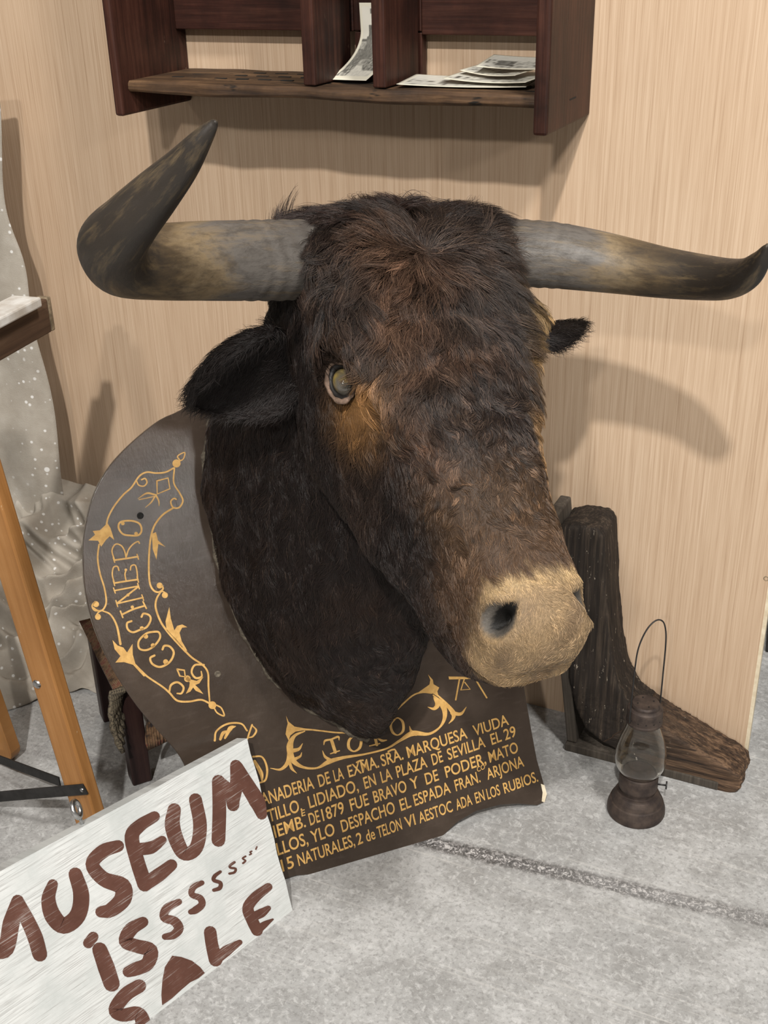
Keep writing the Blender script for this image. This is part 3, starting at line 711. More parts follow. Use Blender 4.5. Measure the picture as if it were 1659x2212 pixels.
# the two closed shells are fused and relaxed into one continuous surface
r_ = head.modifiers.new('r', 'REMESH'); r_.mode = 'VOXEL'; r_.voxel_size = .0031; r_.use_smooth_shade = True
sm = head.modifiers.new('sm', 'SMOOTH'); sm.factor = .5; sm.iterations = 34
bake(head)
ORG = np.array(bull.location)
EYE = [(-.119, .180, -.058), (.119, .180, -.058)]
NOS = [(-.046, .486, -.052), (.046, .486, -.052)]
def loc_of(W): return (W-HO)@HM
def vnoise(P, f, seed=0):
    """cheap smooth 3D noise in about -1..1 from summed sines"""
    g = np.random.default_rng(seed); out = np.zeros(len(P))
    for k in range(7):
        d = g.normal(size=3); d /= np.linalg.norm(d); out += np.sin(P@d*f*(1+.9*g.random())*6.28+g.random()*6.28)
    return out/3.2
def masks(W):
    L = loc_of(W); r, s, t = L.T
    plq = (W-PA)@PN
    k = {}
    on_head = sstep(-.02, .05, s+.0)*1.0
    k['muzzle'] = sstep(.442, .462, s+.004*vnoise(W, 18, 5)+.004*vnoise(W, 50, 8))*sstep(-.135, -.112, t+.6*(s-.50)+.35*np.minimum(0, r+.03))*sstep(-.074, -.057, r+.002*vnoise(W, 30, 77)+.25*(s-.49))
    k['pad'] = sstep(.462, .478, s+.003*vnoise(W, 25, 6))*sstep(-.095, -.080, t)*sstep(.062, .050, np.abs(r))
    k['eye'] = np.exp(-(((np.abs(r)-.108)/.03)**2+((s-.212)/.034)**2+((t+.07)/.045)**2))
    k['eyeR'] = np.clip(1.25*np.exp(-(((r-.120)/.026)**2+((s-.185)/.075)**2+((t+.055)/.06)**2)), 0, 1)*(r > .06)
    k['edgeR'] = sstep(.050, .072, r)*sstep(.24, .30, s)*sstep(-.12, -.06, t)
    k['front'] = sstep(-.075, -.02, t)*sstep(-.02, .06, s)
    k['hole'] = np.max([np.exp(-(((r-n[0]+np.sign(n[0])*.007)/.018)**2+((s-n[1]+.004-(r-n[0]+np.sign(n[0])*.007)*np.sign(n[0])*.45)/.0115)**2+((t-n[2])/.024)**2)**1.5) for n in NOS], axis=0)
    k['nos'] = np.max([np.exp(-((r-n[0])**2/.023**2+(s-n[1])**2/.020**2+(t-n[2])**2/.021**2)) for n in NOS], axis=0)
    return L, k
def hide_color(W, jitter=None):
    L, k = masks(W); r, s, t = L.T; n = len(W)
    c = np.tile(np.array([.016, .0105, .009]), (n, 1))
    def blend(col, w):
        nonlocal c; w = np.clip(w, 0, 1)[:, None]; c = c*(1-w)+np.array(col)*w
    blend((.036, .025, .020), k['front']*(.42+.35*vnoise(W, 9, 1)))
    blend((.080, .042, .025), k['front']*np.clip(vnoise(W, 7, 2), 0, 1)*.6)
    blend((.030, .018, .013), sstep(-.2, .8, vnoise(W, 6, 3))*.6*(1-k['front']))
    blend((.10, .055, .025), sstep(.28, .38, s)*sstep(-.10, -.05, t)*.45)
    blend((.23, .115, .040), k['eye']*1.25)
    blend((.40, .26, .11), k['eyeR']*.95); blend((.27, .155, .065), k['edgeR']*.8)
    blend((.085, .048, .027), sstep(.36, .45, s)*.75*sstep(-.16, -.09, t))
    blend((.33, .225, .120), k['muzzle']); blend((.16, .105, .062), k['muzzle']*np.clip(.10+.6*vnoise(W, 16, 71), 0, .7))
    blend((.19, .135, .085), k['pad']*.35)
    blend((.44, .31, .16), k['muzzle']*np.exp(-((s-.458)/.010)**2)*(t > -.075)*.8)
    blend((.45, .31, .17), k['muzzle']*np.exp(-((t+.122)/.010)**2)*.6)
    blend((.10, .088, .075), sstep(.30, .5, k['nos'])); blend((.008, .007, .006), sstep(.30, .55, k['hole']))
    return c
me = head.data; W = co_of(me)+ORG; Nn = nor_of(me); L, k = masks(W); r, s, t = L.T
d = np.zeros(len(W))
for e in EYE:
    q = (r-e[0])**2+(s-e[1])**2+(t-e[2])**2
    d += -.012*np.exp(-(q/.025**2)**1.5)
    d += .012*np.exp(-(((r-e[0]*.93)/.035)**2+((s-e[1]+.034)/.020)**2+((t-e[2]-.018)/.03)**2))
    d += .005*np.exp(-(((r-e[0]*.95)/.03)**2+((s-e[1]-.035)/.02)**2+((t-e[2]+.01)/.03)**2))
    d += .008*np.exp(-(((r-e[0]*.9)/.03)**2+((s-e[1]-.12)/.09)**2+((t+.10)/.022)**2))
for n_ in NOS:
    sg = np.sign(n_[0]); dr = (r-n_[0]); ds = s-n_[1]; dt = t-n_[2]
    q = (dr/.017)**2+(ds/.014)**2+(dt/.012)**2
    d += -.011*np.exp(-((dr/.024)**2+(ds/.021)**2+(dt/.022)**2)**2)-.042*np.exp(-(((dr+sg*.007)/.018)**2+((ds+.004-(dr+sg*.007)*sg*.45)/.0110)**2+(dt/.018)**2)**1.5)
    qr = np.sqrt((dr/.026)**2+(ds/.022)**2+(dt/.020)**2); d += .0045*np.exp(-((qr-1)/.3)**2)
# mouth: a crease between lip and lower jaw
mc = -.122-.10*(np.clip(.50-s, 0, .2))*.35
d += -.009*np.exp(-((t-mc)/.0045)**2)*sstep(.375, .41, s)
d += .003*np.exp(-((t-mc-.012)/.008)**2)*sstep(.375, .41, s)
# jaw line and cheek hollow
d += -.006*np.exp(-(((np.abs(r)-.085)/.03)**2+((s-.30)/.05)**2+((t+.115)/.03)**2))
d += .0022*vnoise(W, 17, 15)*k['front']*sstep(.40, .3, s)+.003*vnoise(W, 3.2, 11)*sstep(.1, -.02, s-.0)+.0025*vnoise(W, 9, 12)*sstep(.46, .40, s)
# hanging folds on the throat
fo = np.sin(((W-PA)@PU)*95+3*vnoise(W, 2, 14)); d += .0022*fo*sstep(-.18, -.24, t)
keep = sstep(.004, .03, (W-PA)@PN)
W2 = W+Nn*(d*keep)[:, None]
me.vertices.foreach_set('co', (W2-ORG).astype('f').ravel()); me.update()
ca = me.color_attributes.new('tint', 'FLOAT_COLOR', 'POINT')
hc = hide_color(W2); ca.data.foreach_set('color', np.c_[hc, np.ones(len(hc))].astype('f').ravel())
g_ = me.attributes.get('gc') or me.attributes.new('gc', 'FLOAT_VECTOR', 'POINT'); g_.data.foreach_set('vector', W2.astype('f').ravel())

# eyes: amber glass ball, black socket rim and pale lids
M_eye = new_mat('amber_glass_eye'); _nt = M_eye[1]; _b = M_eye[2]; M_eye = M_eye[0]
_f = noise(_nt, coords(_nt), 130, 3, .6); _c = noise(_nt, coords(_nt, loc=(1, 1, 1)), 38, 2, .5)
_col = mix(_nt, ramp(_nt, _c, [(.42, 0), (.58, 1)]), ramp(_nt, _f, [(.3, (.15, .105, .025)), (.7, (.33, .24, .065))]), (.10, .09, .075))
_nt.links.new(_col, _b.inputs['Base Color']); _b.inputs['Roughness'].default_value = .12; _b.inputs['Coat Weight'].default_value = .6
M_lid = plain('dry_eyelid', (.19, .125, .09), .7, scale=180, c2=(.09, .058, .04), bumpy=.5)
M_socket = plain('eye_socket', (.012, .010, .009), .5, var=.3)
for i, e in enumerate(EYE):
    sg = -1 if e[0] < 0 else 1
    out = np.array([sg*.80, .06, .60]); out /= np.linalg.norm(out)
    a1 = np.array([0, 1.0, 0]); a1 -= out*(a1@out); a1 /= np.linalg.norm(a1); a2 = np.cross(out, a1)
    c0 = np.array(e)-out*.0075
    em = MB(); vs = []; fs = []; nu, nv = 28, 16
    for j in range(nv+1):
        ph = math.pi*j/nv
        for q in range(nu):
            th = 2*math.pi*q/nu
            v_ = out*math.cos(ph)*.0175+(a1*math.cos(th)*.0172+a2*math.sin(th)*.0138)*math.sin(ph)
            vs.append(H(*(c0+v_)))
    fs = [(j*nu+q, j*nu+(q+1) % nu, (j+1)*nu+(q+1) % nu, (j+1)*nu+q) for j in range(nv) for q in range(nu)]
    em.add(vs, fs); eo = em.build('eyeball', M_eye, head, True); eo['label'] = 'cloudy amber glass eye'
    rim = []
    for q in range(40):
        th = 2*math.pi*q/40
        rim.append(H(*(c0+out*(.0115+.0015*math.sin(2*th))+a1*math.cos(th)*(.0238+.0012*math.sin(3*th))+a2*math.sin(th)*.0176)))
    MB().tube(rim, [.0027+.0007*math.sin(q*.6)+.0005*math.sin(q*1.7) for q in range(40)], 10, closed=True).build('eyelid', M_lid, head, True)
    rim2 = [H(*(c0+out*.0075+a1*math.cos(t_)*.0202+a2*math.sin(t_)*.0150)) for t_ in np.linspace(0, 2*math.pi, 41)[:-1]]
    MB().tube(rim2, .0042, 8, closed=True).build('eye_socket', M_socket, head, True)

# horns
def horn(path, rads, flat=1.0):
    P = cat(path, 14); Rr = cat([(x, 0, 0) for x in rads], 14)[:, 0]; n = len(P); seg = 48
    tan = np.gradient(P, axis=0); tan /= np.linalg.norm(tan, axis=1)[:, None]
    a = np.cross(tan[0], [0, 0, 1.0]); a /= np.linalg.norm(a); vs = []; gs = []; gl = []
    ln = np.r_[0, np.cumsum(np.linalg.norm(np.diff(P, axis=0), axis=1))]
    for i in range(n):
        a = a-tan[i]*(a@tan[i]); a /= np.linalg.norm(a); b_ = np.cross(tan[i], a); u_ = ln[i]/ln[-1]
        for q in range(seg):
            th = 2*math.pi*q/seg
            wob = 1+.012*math.sin(3*th+u_*5)+.010*math.sin(5*th-u_*9)+(.012*math.sin(u_*160+math.sin(th)*2) if u_ < .22 else 0)
            vs.append(P[i]+(a*math.cos(th)+b_*math.sin(th))*Rr[i]*wob); gs.append((u_, 0, 0)); gl.append((ln[i], math.cos(th)*Rr[i], math.sin(th)*Rr[i]))
    fs = [(i*seg+q, i*seg+(q+1) % seg, (i+1)*seg+(q+1) % seg, (i+1)*seg+q) for i in range(n-1) for q in range(seg)]+[tuple(range(seg))[::-1], tuple(range((n-1)*seg, n*seg))]
    mb = MB(); mb.add(vs, fs, gs); o = mb.build('horn', M_horn, bull, True)
    at = o.data.attributes.new('gl', 'FLOAT_VECTOR', 'POINT'); at.data.foreach_set('vector', np.array(gl, 'f').ravel())
    return o
M_horn = mat_horn()
pxr = lambda px, d_: px*d_/FPX/2
LH = [(690, 560, 1.335, 168), (610, 562, 1.30, 171), (520, 563, 1.26, 170), (430, 564, 1.215, 168), (340, 566, 1.165, 163), (265, 562, 1.115, 155), (243, 530, 1.070, 148), (278, 482, 1.030, 126), (335, 420, 1.000, 104), (390, 360, .975, 78), (432, 305, .955, 50), (458, 272, .945, 26), (467, 262, .940, 8)]
ho = horn([at_depth(u, v, d_) for u, v, d_, w in LH], [pxr(w, d_) for u, v, d_, w in LH]); ho['label'] = 'horn bending forward and up, on the left'
RH = [(1060, 540, 1.44, 140), (1118, 548, 1.425, 143), (1190, 553, 1.42, 140), (1270, 563, 1.41, 132), (1350, 575, 1.395, 121), (1430, 588, 1.37, 109), (1510, 598, 1.335, 98), (1570, 602, 1.29, 88), (1612, 592, 1.245, 70), (1640, 565, 1.21, 46), (1654, 538, 1.19, 20), (1658, 527, 1.185, 5)]
ho = horn([at_depth(u, v, d_) for u, v, d_, w in RH], [pxr(w, d_) for u, v, d_, w in RH]); ho['label'] = 'horn with an upturned tip, on the right'

# ears: cupped leaf shapes
def ear(name, base, tip, out, width, cup, label):
    base, tip, out = [np.asarray(q, float) for q in (base, tip, out)]
    ax = tip-base; ln = np.linalg.norm(ax); ax /= ln; out = out-ax*(out@ax); out /= np.linalg.norm(out); sd = np.cross(ax, out)
    nu, nv = 22, 26; front = []; back = []
    for i in range(nu+1):
        u_ = i/nu; w = width*(math.sin(math.pi*min(1, (u_*.88+.12)**.85))**.75)*(1-.15*u_)+.002
        fr = []; bk = []
        for j in range(nv+1):
            x = j/nv*2-1; ang = x*math.pi*.62
            c = base+ax*ln*u_+sd*w*math.sin(ang)/math.sin(math.pi*.62)*.5*1.0+out*(w*cup*(1-math.cos(ang))-.0*u_)
            fr.append(c); nrm = -out*math.cos(ang*.7)+sd*math.sin(ang*.7)*1.0
            bk.append(c+nrm*.006)
        front.append(fr); back.append(bk)
    rr = [f+b_[::-1] for f, b_ in zip(front, back)]
    mb = MB(); mb.loft(rr); o = mb.build(name, M_hide, bull, True); o['label'] = label
    me_ = o.data; w_ = co_of(me_)+ORG; cc = np.tile(np.array([.011, .008, .0075, 1]), (len(w_), 1))
    at_ = me_.color_attributes.new('tint', 'FLOAT_COLOR', 'POINT'); at_.data.foreach_set('color', cc.astype('f').ravel())
    return o
earL = ear('ear', at_depth(622, 730, 1.36), at_depth(411, 872, 1.40), -RC[:, 2]*.75+np.array([0, 0, -.65])+RC[:, 0]*.1, .105, .33, 'drooping furry ear under the left horn')
earR = ear('ear', at_depth(1110, 715, 1.50), at_depth(1262, 702, 1.53), -RC[:, 2]*.3+np.array([0, 0, -1.0]), .066, .33, 'small ragged ear under the right horn')

# ------------------------------------------------------------------ fur: hair curves
WHORL = np.array([.010, .055, .010])
def hair(name, W, Nrm, dirs, length, lift, col, parent, npts=7, rad=.00020, wav=.30, seed=1, label=None, clump=0.0, guides=.02, cw=None):
    g = np.random.default_rng(seed); n = len(W)
    T = dirs-Nrm*np.sum(dirs*Nrm, 1)[:, None]; T /= np.linalg.norm(T, axis=1)[:, None]+1e-9
    B = np.cross(Nrm, T)
    pts = np.empty((n, npts, 3)); p = W.copy(); pts[:, 0] = p
    ph = vnoise(W, 14, seed+50)*3+g.normal(size=n)*.35; ph2 = vnoise(W, 33, seed+51)*2.2+g.normal(size=n)*.3
    for k_ in range(1, npts):
        u_ = k_/(npts-1)
        lf = lift*(1-1.25*u_)
        sw = wav*(np.sin(ph+u_*2.6)*.9+np.sin(ph2*1.7+u_*5.2)*.55)
        dr = T*np.cos(sw)[:, None]+B*np.sin(sw)[:, None]+Nrm*lf[:, None]
        dr /= np.linalg.norm(dr, axis=1)[:, None]
        p = p+dr*(length/(npts-1))[:, None]; pts[:, k_] = p
    if clump:
        from mathutils import kdtree
        gi = g.choice(n, max(10, int(n*guides)), replace=False); kd = kdtree.KDTree(len(gi))
        for a_, b_ in enumerate(gi): kd.insert(W[b_], a_)
        kd.balance()
        own = gi[np.array([kd.find(q_)[1] for q_ in W])]
        cf = clump*(.6+.4*g.random(n))*(1 if cw is None else cw)
        for k_ in range(1, npts):
            u_ = k_/(npts-1); pts[:, k_] += (pts[own, k_]-pts[:, k_])*(cf*u_**1.1)[:, None]
        tone = np.exp(.38*g.normal(size=n)*(1 if cw is None else np.maximum(cw, .25)))[own]; col = col*tone[:, None]
    hcv = bpy.data.hair_curves.new(name); hcv.add_curves([npts]*n)
    hcv.attributes['position'].data.foreach_set('vector', (pts-ORG).astype('f').ravel())
    ra = hcv.attributes.get('radius') or hcv.attributes.new('radius', 'FLOAT', 'POINT')
    prof = np.array([1, 1, .95, .85, .7, .5, .2][:npts])*rad
    ra.data.foreach_set('value', np.tile(prof, n).astype('f'))
    ta = hcv.attributes.new('tint', 'FLOAT_COLOR', 'CURVE'); ta.data.foreach_set('color', np.c_[col, np.ones(n)].astype('f').ravel())
    hcv.materials.append(M_fur)
    o = bpy.data.objects.new(name, hcv); scn.collection.objects.link(o); o.parent = parent
    if label: o['label'] = label
    return o
M_fur = mat_fur()
def sample(me, n, wfun, seed=3):
    g = np.random.default_rng(seed); me.calc_loop_triangles(); nt_ = len(me.loop_triangles)
    tri = np.empty(nt_*3, 'i'); me.loop_triangles.foreach_get('vertices', tri); tri = tri.reshape(-1, 3)
    C_ = co_of(me)+ORG; No = nor_of(me); a, b_, c = C_[tri[:, 0]], C_[tri[:, 1]], C_[tri[:, 2]]
    ar = np.linalg.norm(np.cross(b_-a, c-a), axis=1)*wfun((a+b_+c)/3); cs = np.cumsum(ar)
    idx = np.searchsorted(cs, g.random(n)*cs[-1]); u_, v_ = g.random(n), g.random(n); fl_ = u_+v_ > 1; u_[fl_] = 1-u_[fl_]; v_[fl_] = 1-v_[fl_]
    w_ = 1-u_-v_; P_ = a[idx]*w_[:, None]+b_[idx]*u_[:, None]+c[idx]*v_[:, None]
    N_ = No[tri[idx, 0]]*w_[:, None]+No[tri[idx, 1]]*u_[:, None]+No[tri[idx, 2]]*v_[:, None]
    return P_, N_/(np.linalg.norm(N_, axis=1)[:, None]+1e-9)
def dens(Pt):
    L, k = masks(Pt); w = np.ones(len(Pt)); pq = (Pt-PA)@PN
    w *= 1+.6*k['front']; w *= 1-sstep(.25, .5, k['nos']); w *= 1-.2*k['pad']
    for e in EYE: w *= 1-np.exp(-((np.linalg.norm(L-np.array(e), axis=1)/.031)**4))
    w *= 1-.75*k['eye']; w *= 1-.88*k['eyeR']
    w[pq < .002] = 0
    return w
NF = 170000
P_, N_ = sample(head.data, NF, dens)
L, k = masks(P_); r, s, t = L.T; n = len(P_)
loc = lambda a, b_, c: HM@np.array([a, b_, c], float)
rad_l = np.c_[r-WHORL[0], s-WHORL[1], np.zeros(n)]; rl = np.linalg.norm(rad_l, axis=1)+1e-6; rad_l /= rl[:, None]
fwd = np.c_[np.sign(r)*np.clip(np.abs(r)/.09, 0, 1)*.75, np.full(n, 1.0), np.zeros(n)]
near = np.exp(-(rl/.11)**2)[:, None]
d_face = (rad_l*near+fwd*(1-near))@HM.T
down = np.tile(np.array([.10, -.05, -1.0]), (n, 1))-PN*.05
side = (np.c_[np.zeros(n), np.full(n, .25), np.full(n, -1.0)]@HM.T)*.6+down*.5
wf = sstep(-.115, -.035, t)*sstep(-.09, -.02, s)
wf = np.maximum(wf, sstep(.30, .40, s)*.8)[:, None]
dirs = d_face*wf+side*(1-wf)+(.25+.25*wf)*np.c_[vnoise(P_, 13, 21), vnoise(P_, 13, 22), vnoise(P_, 13, 23)]+.22*np.c_[vnoise(P_, 36, 24), vnoise(P_, 36, 25), vnoise(P_, 36, 26)]
ln_ = .021*(1+.25*vnoise(P_, 6, 31))
ln_ = ln_*(1-wf[:, 0])+(.038-.038*sstep(.12, .42, s))*wf[:, 0]
ln_ += .014*np.exp(-(rl/.10)**2)+.016*sstep(.03, -.02, s)*sstep(-.12, -.03, t)
ln_ = np.where(s > .33, np.clip(ln_, .010, .016), ln_)
ln_ = ln_*(1-k['muzzle'])+.0055*k['muzzle']
ln_ *= 1-.6*np.clip(k['eye']+k['eyeR'], 0, 1)
ln_ = np.clip(ln_*(.75+.5*rng.random(n)), .0035, .06)
lift = np.where(s > .40, .30, .42)+.20*np.exp(-(rl/.09)**2)+.10*rng.normal(size=n)*.5
cl = hide_color(P_); cl *= (.65+.75*rng.random(n))[:, None]
tipm = rng.random(n) < (.26*k['front']+.05)
cl[tipm] = cl[tipm]*1.5+np.array([.055, .036, .023])*rng.random((tipm.sum(), 1))
fur = hair('fur', P_, N_, dirs, ln_, lift, cl, head, seed=5, wav=.55, clump=.75, guides=.045, cw=np.clip((.30+.70*wf[:, 0])*sstep(.465, .38, s)+.0, .0, 1))
fur['label'] = 'dark brown coat, tan on the muzzle'
# forelock: long tousled tufts over the poll and round the horn bases
def wt(Pt):
    L, k = masks(Pt); r, s, t = L.T
    return sstep(.03, -.01, s)*sstep(-.10, -.03, t)*(.4+np.clip(vnoise(Pt, 10, 41), 0, 1))*(1+3*sstep(.08, .105, np.abs(r)))
P_, N_ = sample(head.data, 9000, wt, 9); L = loc_of(P_); r, s, t = L.T; n = len(P_)
dl = np.c_[np.sign(r)*np.clip(np.abs(r)/.06, .0, 1.6), -.55+.0*r, .25+0*r]@HM.T+.6*np.c_[vnoise(P_, 8, 42), vnoise(P_, 8, 43), vnoise(P_, 8, 44)]
hair('forelock', P_, N_, dl, .032+.034*rng.random(n)**2+.012*sstep(.08, .11, np.abs(r)), .60+.25*rng.normal(size=n), np.tile(np.array([.020, .012, .010]), (n, 1))*(.6+rng.random(n))[:, None], head, seed=13, wav=.55, clump=.8, guides=.03)
q_ = np.tile(H(.0, -.012, -.012), (160, 1))+.004*rng.normal(size=(160, 3)); up_ = np.tile(np.array([.25, -.1, 1.0])/1.04, (160, 1))
hair('cowlick', q_, up_, np.tile(RC[:, 0]*.6, (160, 1))+.25*rng.normal(size=(160, 3)), .034+.022*rng.random(160), np.full(160, 2.2), np.tile(np.array([.030, .017, .013]), (160, 1)), head, seed=23, wav=.35, clump=.6, guides=.05)
for eo, ax_, nn in ((earL, at_depth(413, 872, 1.40)-at_depth(610, 745, 1.36), 8000), (earR, at_depth(1262, 712, 1.53)-at_depth(1120, 735, 1.50), 3500)):
    P_, N_ = sample(eo.data, nn, lambda q: np.ones(len(q)), 17); n = len(P_); ax_ = ax_/np.linalg.norm(ax_)
    dd = np.tile(ax_*.8+np.array([0, 0, -.35]), (n, 1))+.3*rng.normal(size=(n, 3))
    hair('ear_fur', P_, N_, dd, (.018 if eo is earL else .014)*(.6+.8*rng.random(n)), .35+.25*np.abs(rng.normal(size=n)), np.tile(np.array([.014, .010, .009]), (n, 1))*(.6+rng.random(n))[:, None], eo, seed=19)
# putty round the seat of the neck
MB().tube([PP(a, b_, .001) for a, b_ in cat([(a+(a-AXU)*.015, b_+(b_-.48)*.015, 0) for a, b_ in seat], 8, True)[:, :2]], [.0045+.002*math.sin(i*.9)+.0015*math.sin(i*2.3) for i in range(nk*8)], 8, closed=True).build('putty_bead', M_putty, plaque, True)

# ------------------------------------------------------------------ museum sign
SA = on_floor(632, 1966); SB = on_floor(310, 2212); su = (SB-SA)/np.linalg.norm(SB-SA)
snb = np.cross([0, 0, 1], -su); SL = math.radians(26.5)
sv = math.cos(SL)*np.array([0, 0, 1.0])+math.sin(SL)*snb; sn = np.cross(su, sv)
if sn@(CAM-SA) < 0: sn = -sn
sp = lambda x, y: on_plane(x, y, SA, sn)
tl = sp(0, 1882); tr = sp(534, 1595); br = SA
far = .70                                            # the board runs on out of the frame
eu = (tl-tr)/np.linalg.norm(tl-tr)
cn = [br, br+su*far, tr+eu*(far-.05), tr]
edge = []
for i in range(13): edge.append(tr+(br-tr)*(i/12)+su*.0012*math.sin(i*1.7))
outl = [br]+[br+su*far*q for q in (.33, .66, 1)]+[tr+eu*(far-.05)*q for q in (1, .75, .5, .25)]+edge[:-1]
ax_s = (su, sv, sn)
sign = thing('wooden_sign', (SA+SB)/2, 'weathered white board with brown MUSEUM IS SALE letters, leaning in front of the plaque', 'sign')
sb = MB(); sb.prism(outl, -sn*.028, [tuple((q-SA)@a for a in ax_s) for q in outl])
bdo = sb.build('board', mat_sign('whitewashed_board', (.50, .52, .51), (.68, .69, .68), (.29, .285, .275), .495), sign, bevel=.0012)
le = Paint(SA, sn, .0009); le.axes = ax_s
S = lambda pts, w, n=5: le.stroke(zz(Z6, pts), (np.array(w)*1.10/2.514).tolist() if not np.isscalar(w) else w*1.1/2.514, n)
# M
S([(-40, 1250), (30, 1230), (60, 1090), (95, 970)], [60, 80, 82, 60]); S([(95, 975), (150, 1080), (190, 1170), (215, 1260)], [62, 70, 75, 72])
# U
S([(285, 880), (262, 960), (285, 1050), (345, 1105), (420, 1050), (440, 940), (408, 825)], [50, 68, 82, 80, 80, 78, 66])
# S
S([(640, 672), (560, 700), (500, 770), (560, 850), (660, 890), (665, 960), (600, 1020), (548, 1030)], [58, 68, 66, 72, 86, 84, 70, 56])
# E
S([(838, 512), (760, 560), (715, 620), (740, 740), (785, 880)], [52, 62, 70, 70, 72]); S([(745, 690), (820, 680), (880, 640)], [60, 62, 42]); S([(785, 880), (860, 830), (930, 775)], [66, 68, 56])
# U
S([(945, 475), (935, 560), (965, 660), (1005, 715), (1065, 680), (1085, 560), (1060, 420)], [64, 74, 72, 66, 66, 66, 62])
# M
S([(1185, 640), (1190, 480), (1185, 320)], [66, 66, 62]); S([(1195, 330), (1255, 390), (1265, 450)], [60, 72, 60]); S([(1270, 455), (1285, 330), (1280, 235)], [40, 66, 56]); S([(1285, 240), (1340, 340), (1395, 430), (1420, 500)], [56, 72, 78, 52])
# i s s s s s s
S([(478, 1200), (505, 1165)], 50); S([(540, 1235), (575, 1330), (605, 1420)], [72, 82, 78])
S([(775, 1085), (710, 1125), (680, 1190), (740, 1215), (815, 1240), (800, 1310), (735, 1340), (695, 1355)], [52, 66, 64, 66, 72, 66, 66, 54])
S([(970, 975), (905, 1010), (890, 1060), (945, 1080), (970, 1120), (940, 1155), (895, 1165)], [30, 42, 40, 46, 46, 40, 30])
S([(1095, 872), (1050, 895), (1040, 935), (1085, 955), (1095, 990), (1060, 1020), (1035, 1030)], [24, 30, 28, 32, 34, 36, 26])
S([(1195, 812), (1165, 835), (1160, 858), (1195, 872), (1192, 900), (1160, 912)], [14, 18, 18, 18, 20, 16])
S([(1272, 760), (1248, 778), (1250, 790), (1278, 795), (1272, 815), (1245, 822)], 11, 3); S([(1332, 728), (1316, 740), (1332, 752), (1318, 766)], 8, 3); S([(1366, 700), (1356, 706), (1364, 714), (1354, 720)], 6, 3); S([(1394, 676), (1388, 690)], 6)
# SALE
S([(755, 1432), (680, 1480), (625, 1560), (665, 1590), (745, 1580), (775, 1630), (760, 1670)], [66, 68, 66, 64, 66, 72, 70])
le.poly(zz(Z6, [(935, 1268), (985, 1275), (1040, 1295), (1085, 1330), (1110, 1362), (1075, 1390), (1030, 1412), (985, 1450), (930, 1500), (880, 1535), (876, 1480), (882, 1400), (895, 1330)]))
S([(1140, 1140), (1150, 1210), (1170, 1290)], [60, 60, 66]); S([(1175, 1285), (1230, 1240), (1300, 1195)], [50, 52, 26])
S([(1455, 895), (1385, 950), (1345, 1010), (1370, 1080), (1395, 1130)], [40, 50, 54, 56, 56]); S([(1365, 1060), (1420, 1035), (1455, 1010)], [42, 44, 26]); S([(1400, 1125), (1440, 1095), (1480, 1070)], [42, 30, 8])
le.mb.build('lettering', mat_sign('worn_brown_paint', (.085, .036, .025), (.13, .058, .042), (.52, .49, .46), .545), bdo)['label'] = 'worn brown hand-painted letters'
# eye bolt on the top edge
ep = sp(180, 1765)-sn*.012; eb = MB()
rg = [ep+sv*.0105+(su*math.cos(t_)*.62+sv*math.sin(t_))*.0112+sn*math.cos(t_)*.0060 for t_ in np.linspace(0, 2*math.pi, 25)[:-1]]
eb.tube(rg, .0036, 10, closed=True); eb.tube([ep-sv*.012, ep+sv*.003], .0025, 10)
eb.build('eye_bolt', M_steel, sign, True)['label'] = 'zinc eye bolt in the top edge'

# ------------------------------------------------------------------ timber knee (ship's knee) standing at the panel
knee = thing('timber_knee', (-.40, 1.65, 0), 'dark weathered L-shaped ship timber standing on the floor against the panel', 'timber')
KY = 1.598
kp = [(1200, 1158), (1208, 1140), (1240, 1135), (1290, 1142), (1305, 1160), (1309, 1250), (1313, 1330), (1322, 1420), (1336, 1480), (1360, 1525), (1400, 1556), (1450, 1588), (1520, 1630), (1575, 1662), (1600, 1682), (1604, 1698), (1592, 1714), (1565, 1722), (1540, 1722), (1480, 1698), (1420, 1668), (1350, 1632), (1300, 1605), (1262, 1575), (1240, 1530), (1228, 1470), (1220, 1400), (1212, 1300), (1205, 1220)]
k3 = [on_y(u, v, KY) for u, v in kp]
kb = MB(); kb.prism([p for p in k3], (0, .082, 0)); ko = kb.build('knee', M_timber, knee, True)
rm = ko.modifiers.new('r', 'REMESH'); rm.mode = 'VOXEL'; rm.voxel_size = .0035; rm.use_smooth_shade = True
s_ = ko.modifiers.new('s', 'SMOOTH'); s_.iterations = 9; s_.factor = .5
bake(ko); me = ko.data; korg = np.array(knee.location); W = co_of(me)+korg; Nn = nor_of(me)
arm = sstep(.13, .05, W[:, 2])
Q = np.c_[W[:, 0]*(1-arm*.9), W[:, 1], W[:, 2]*(.08+arm*.92)]
W = W+Nn*(.0006*vnoise(Q, 55, 61)+.0005*vnoise(Q, 110, 62)+.0008*vnoise(W, 12, 63)+.0015*vnoise(Q, 40, 64)*sstep(-.20, -.15, W[:, 0]))[:, None]
me.vertices.foreach_set('co', (W-korg).astype('f').ravel()); me.update()
g_ = me.attributes.get('gc') or me.attributes.new('gc', 'FLOAT_VECTOR', 'POINT')
gq = W.copy(); fo = W[:, 0] > -.36+.9*(W[:, 2]-.05)
gq[fo] = np.c_[W[fo, 2], W[fo, 1], W[fo, 0]]
g_.data.foreach_set('vector', gq.astype('f').ravel()); ko['label'] = 'curved dark timber'
nt_ = M_timber.node_tree; b_ = nt_.nodes['Principled BSDF']; prev = b_.inputs['Base Color'].links[0].from_socket
sx_ = N(nt_, 'ShaderNodeSeparateXYZ'); nt_.links.new(N(nt_, 'ShaderNodeAttribute', attribute_name='gc').outputs['Vector'], sx_.inputs[0])
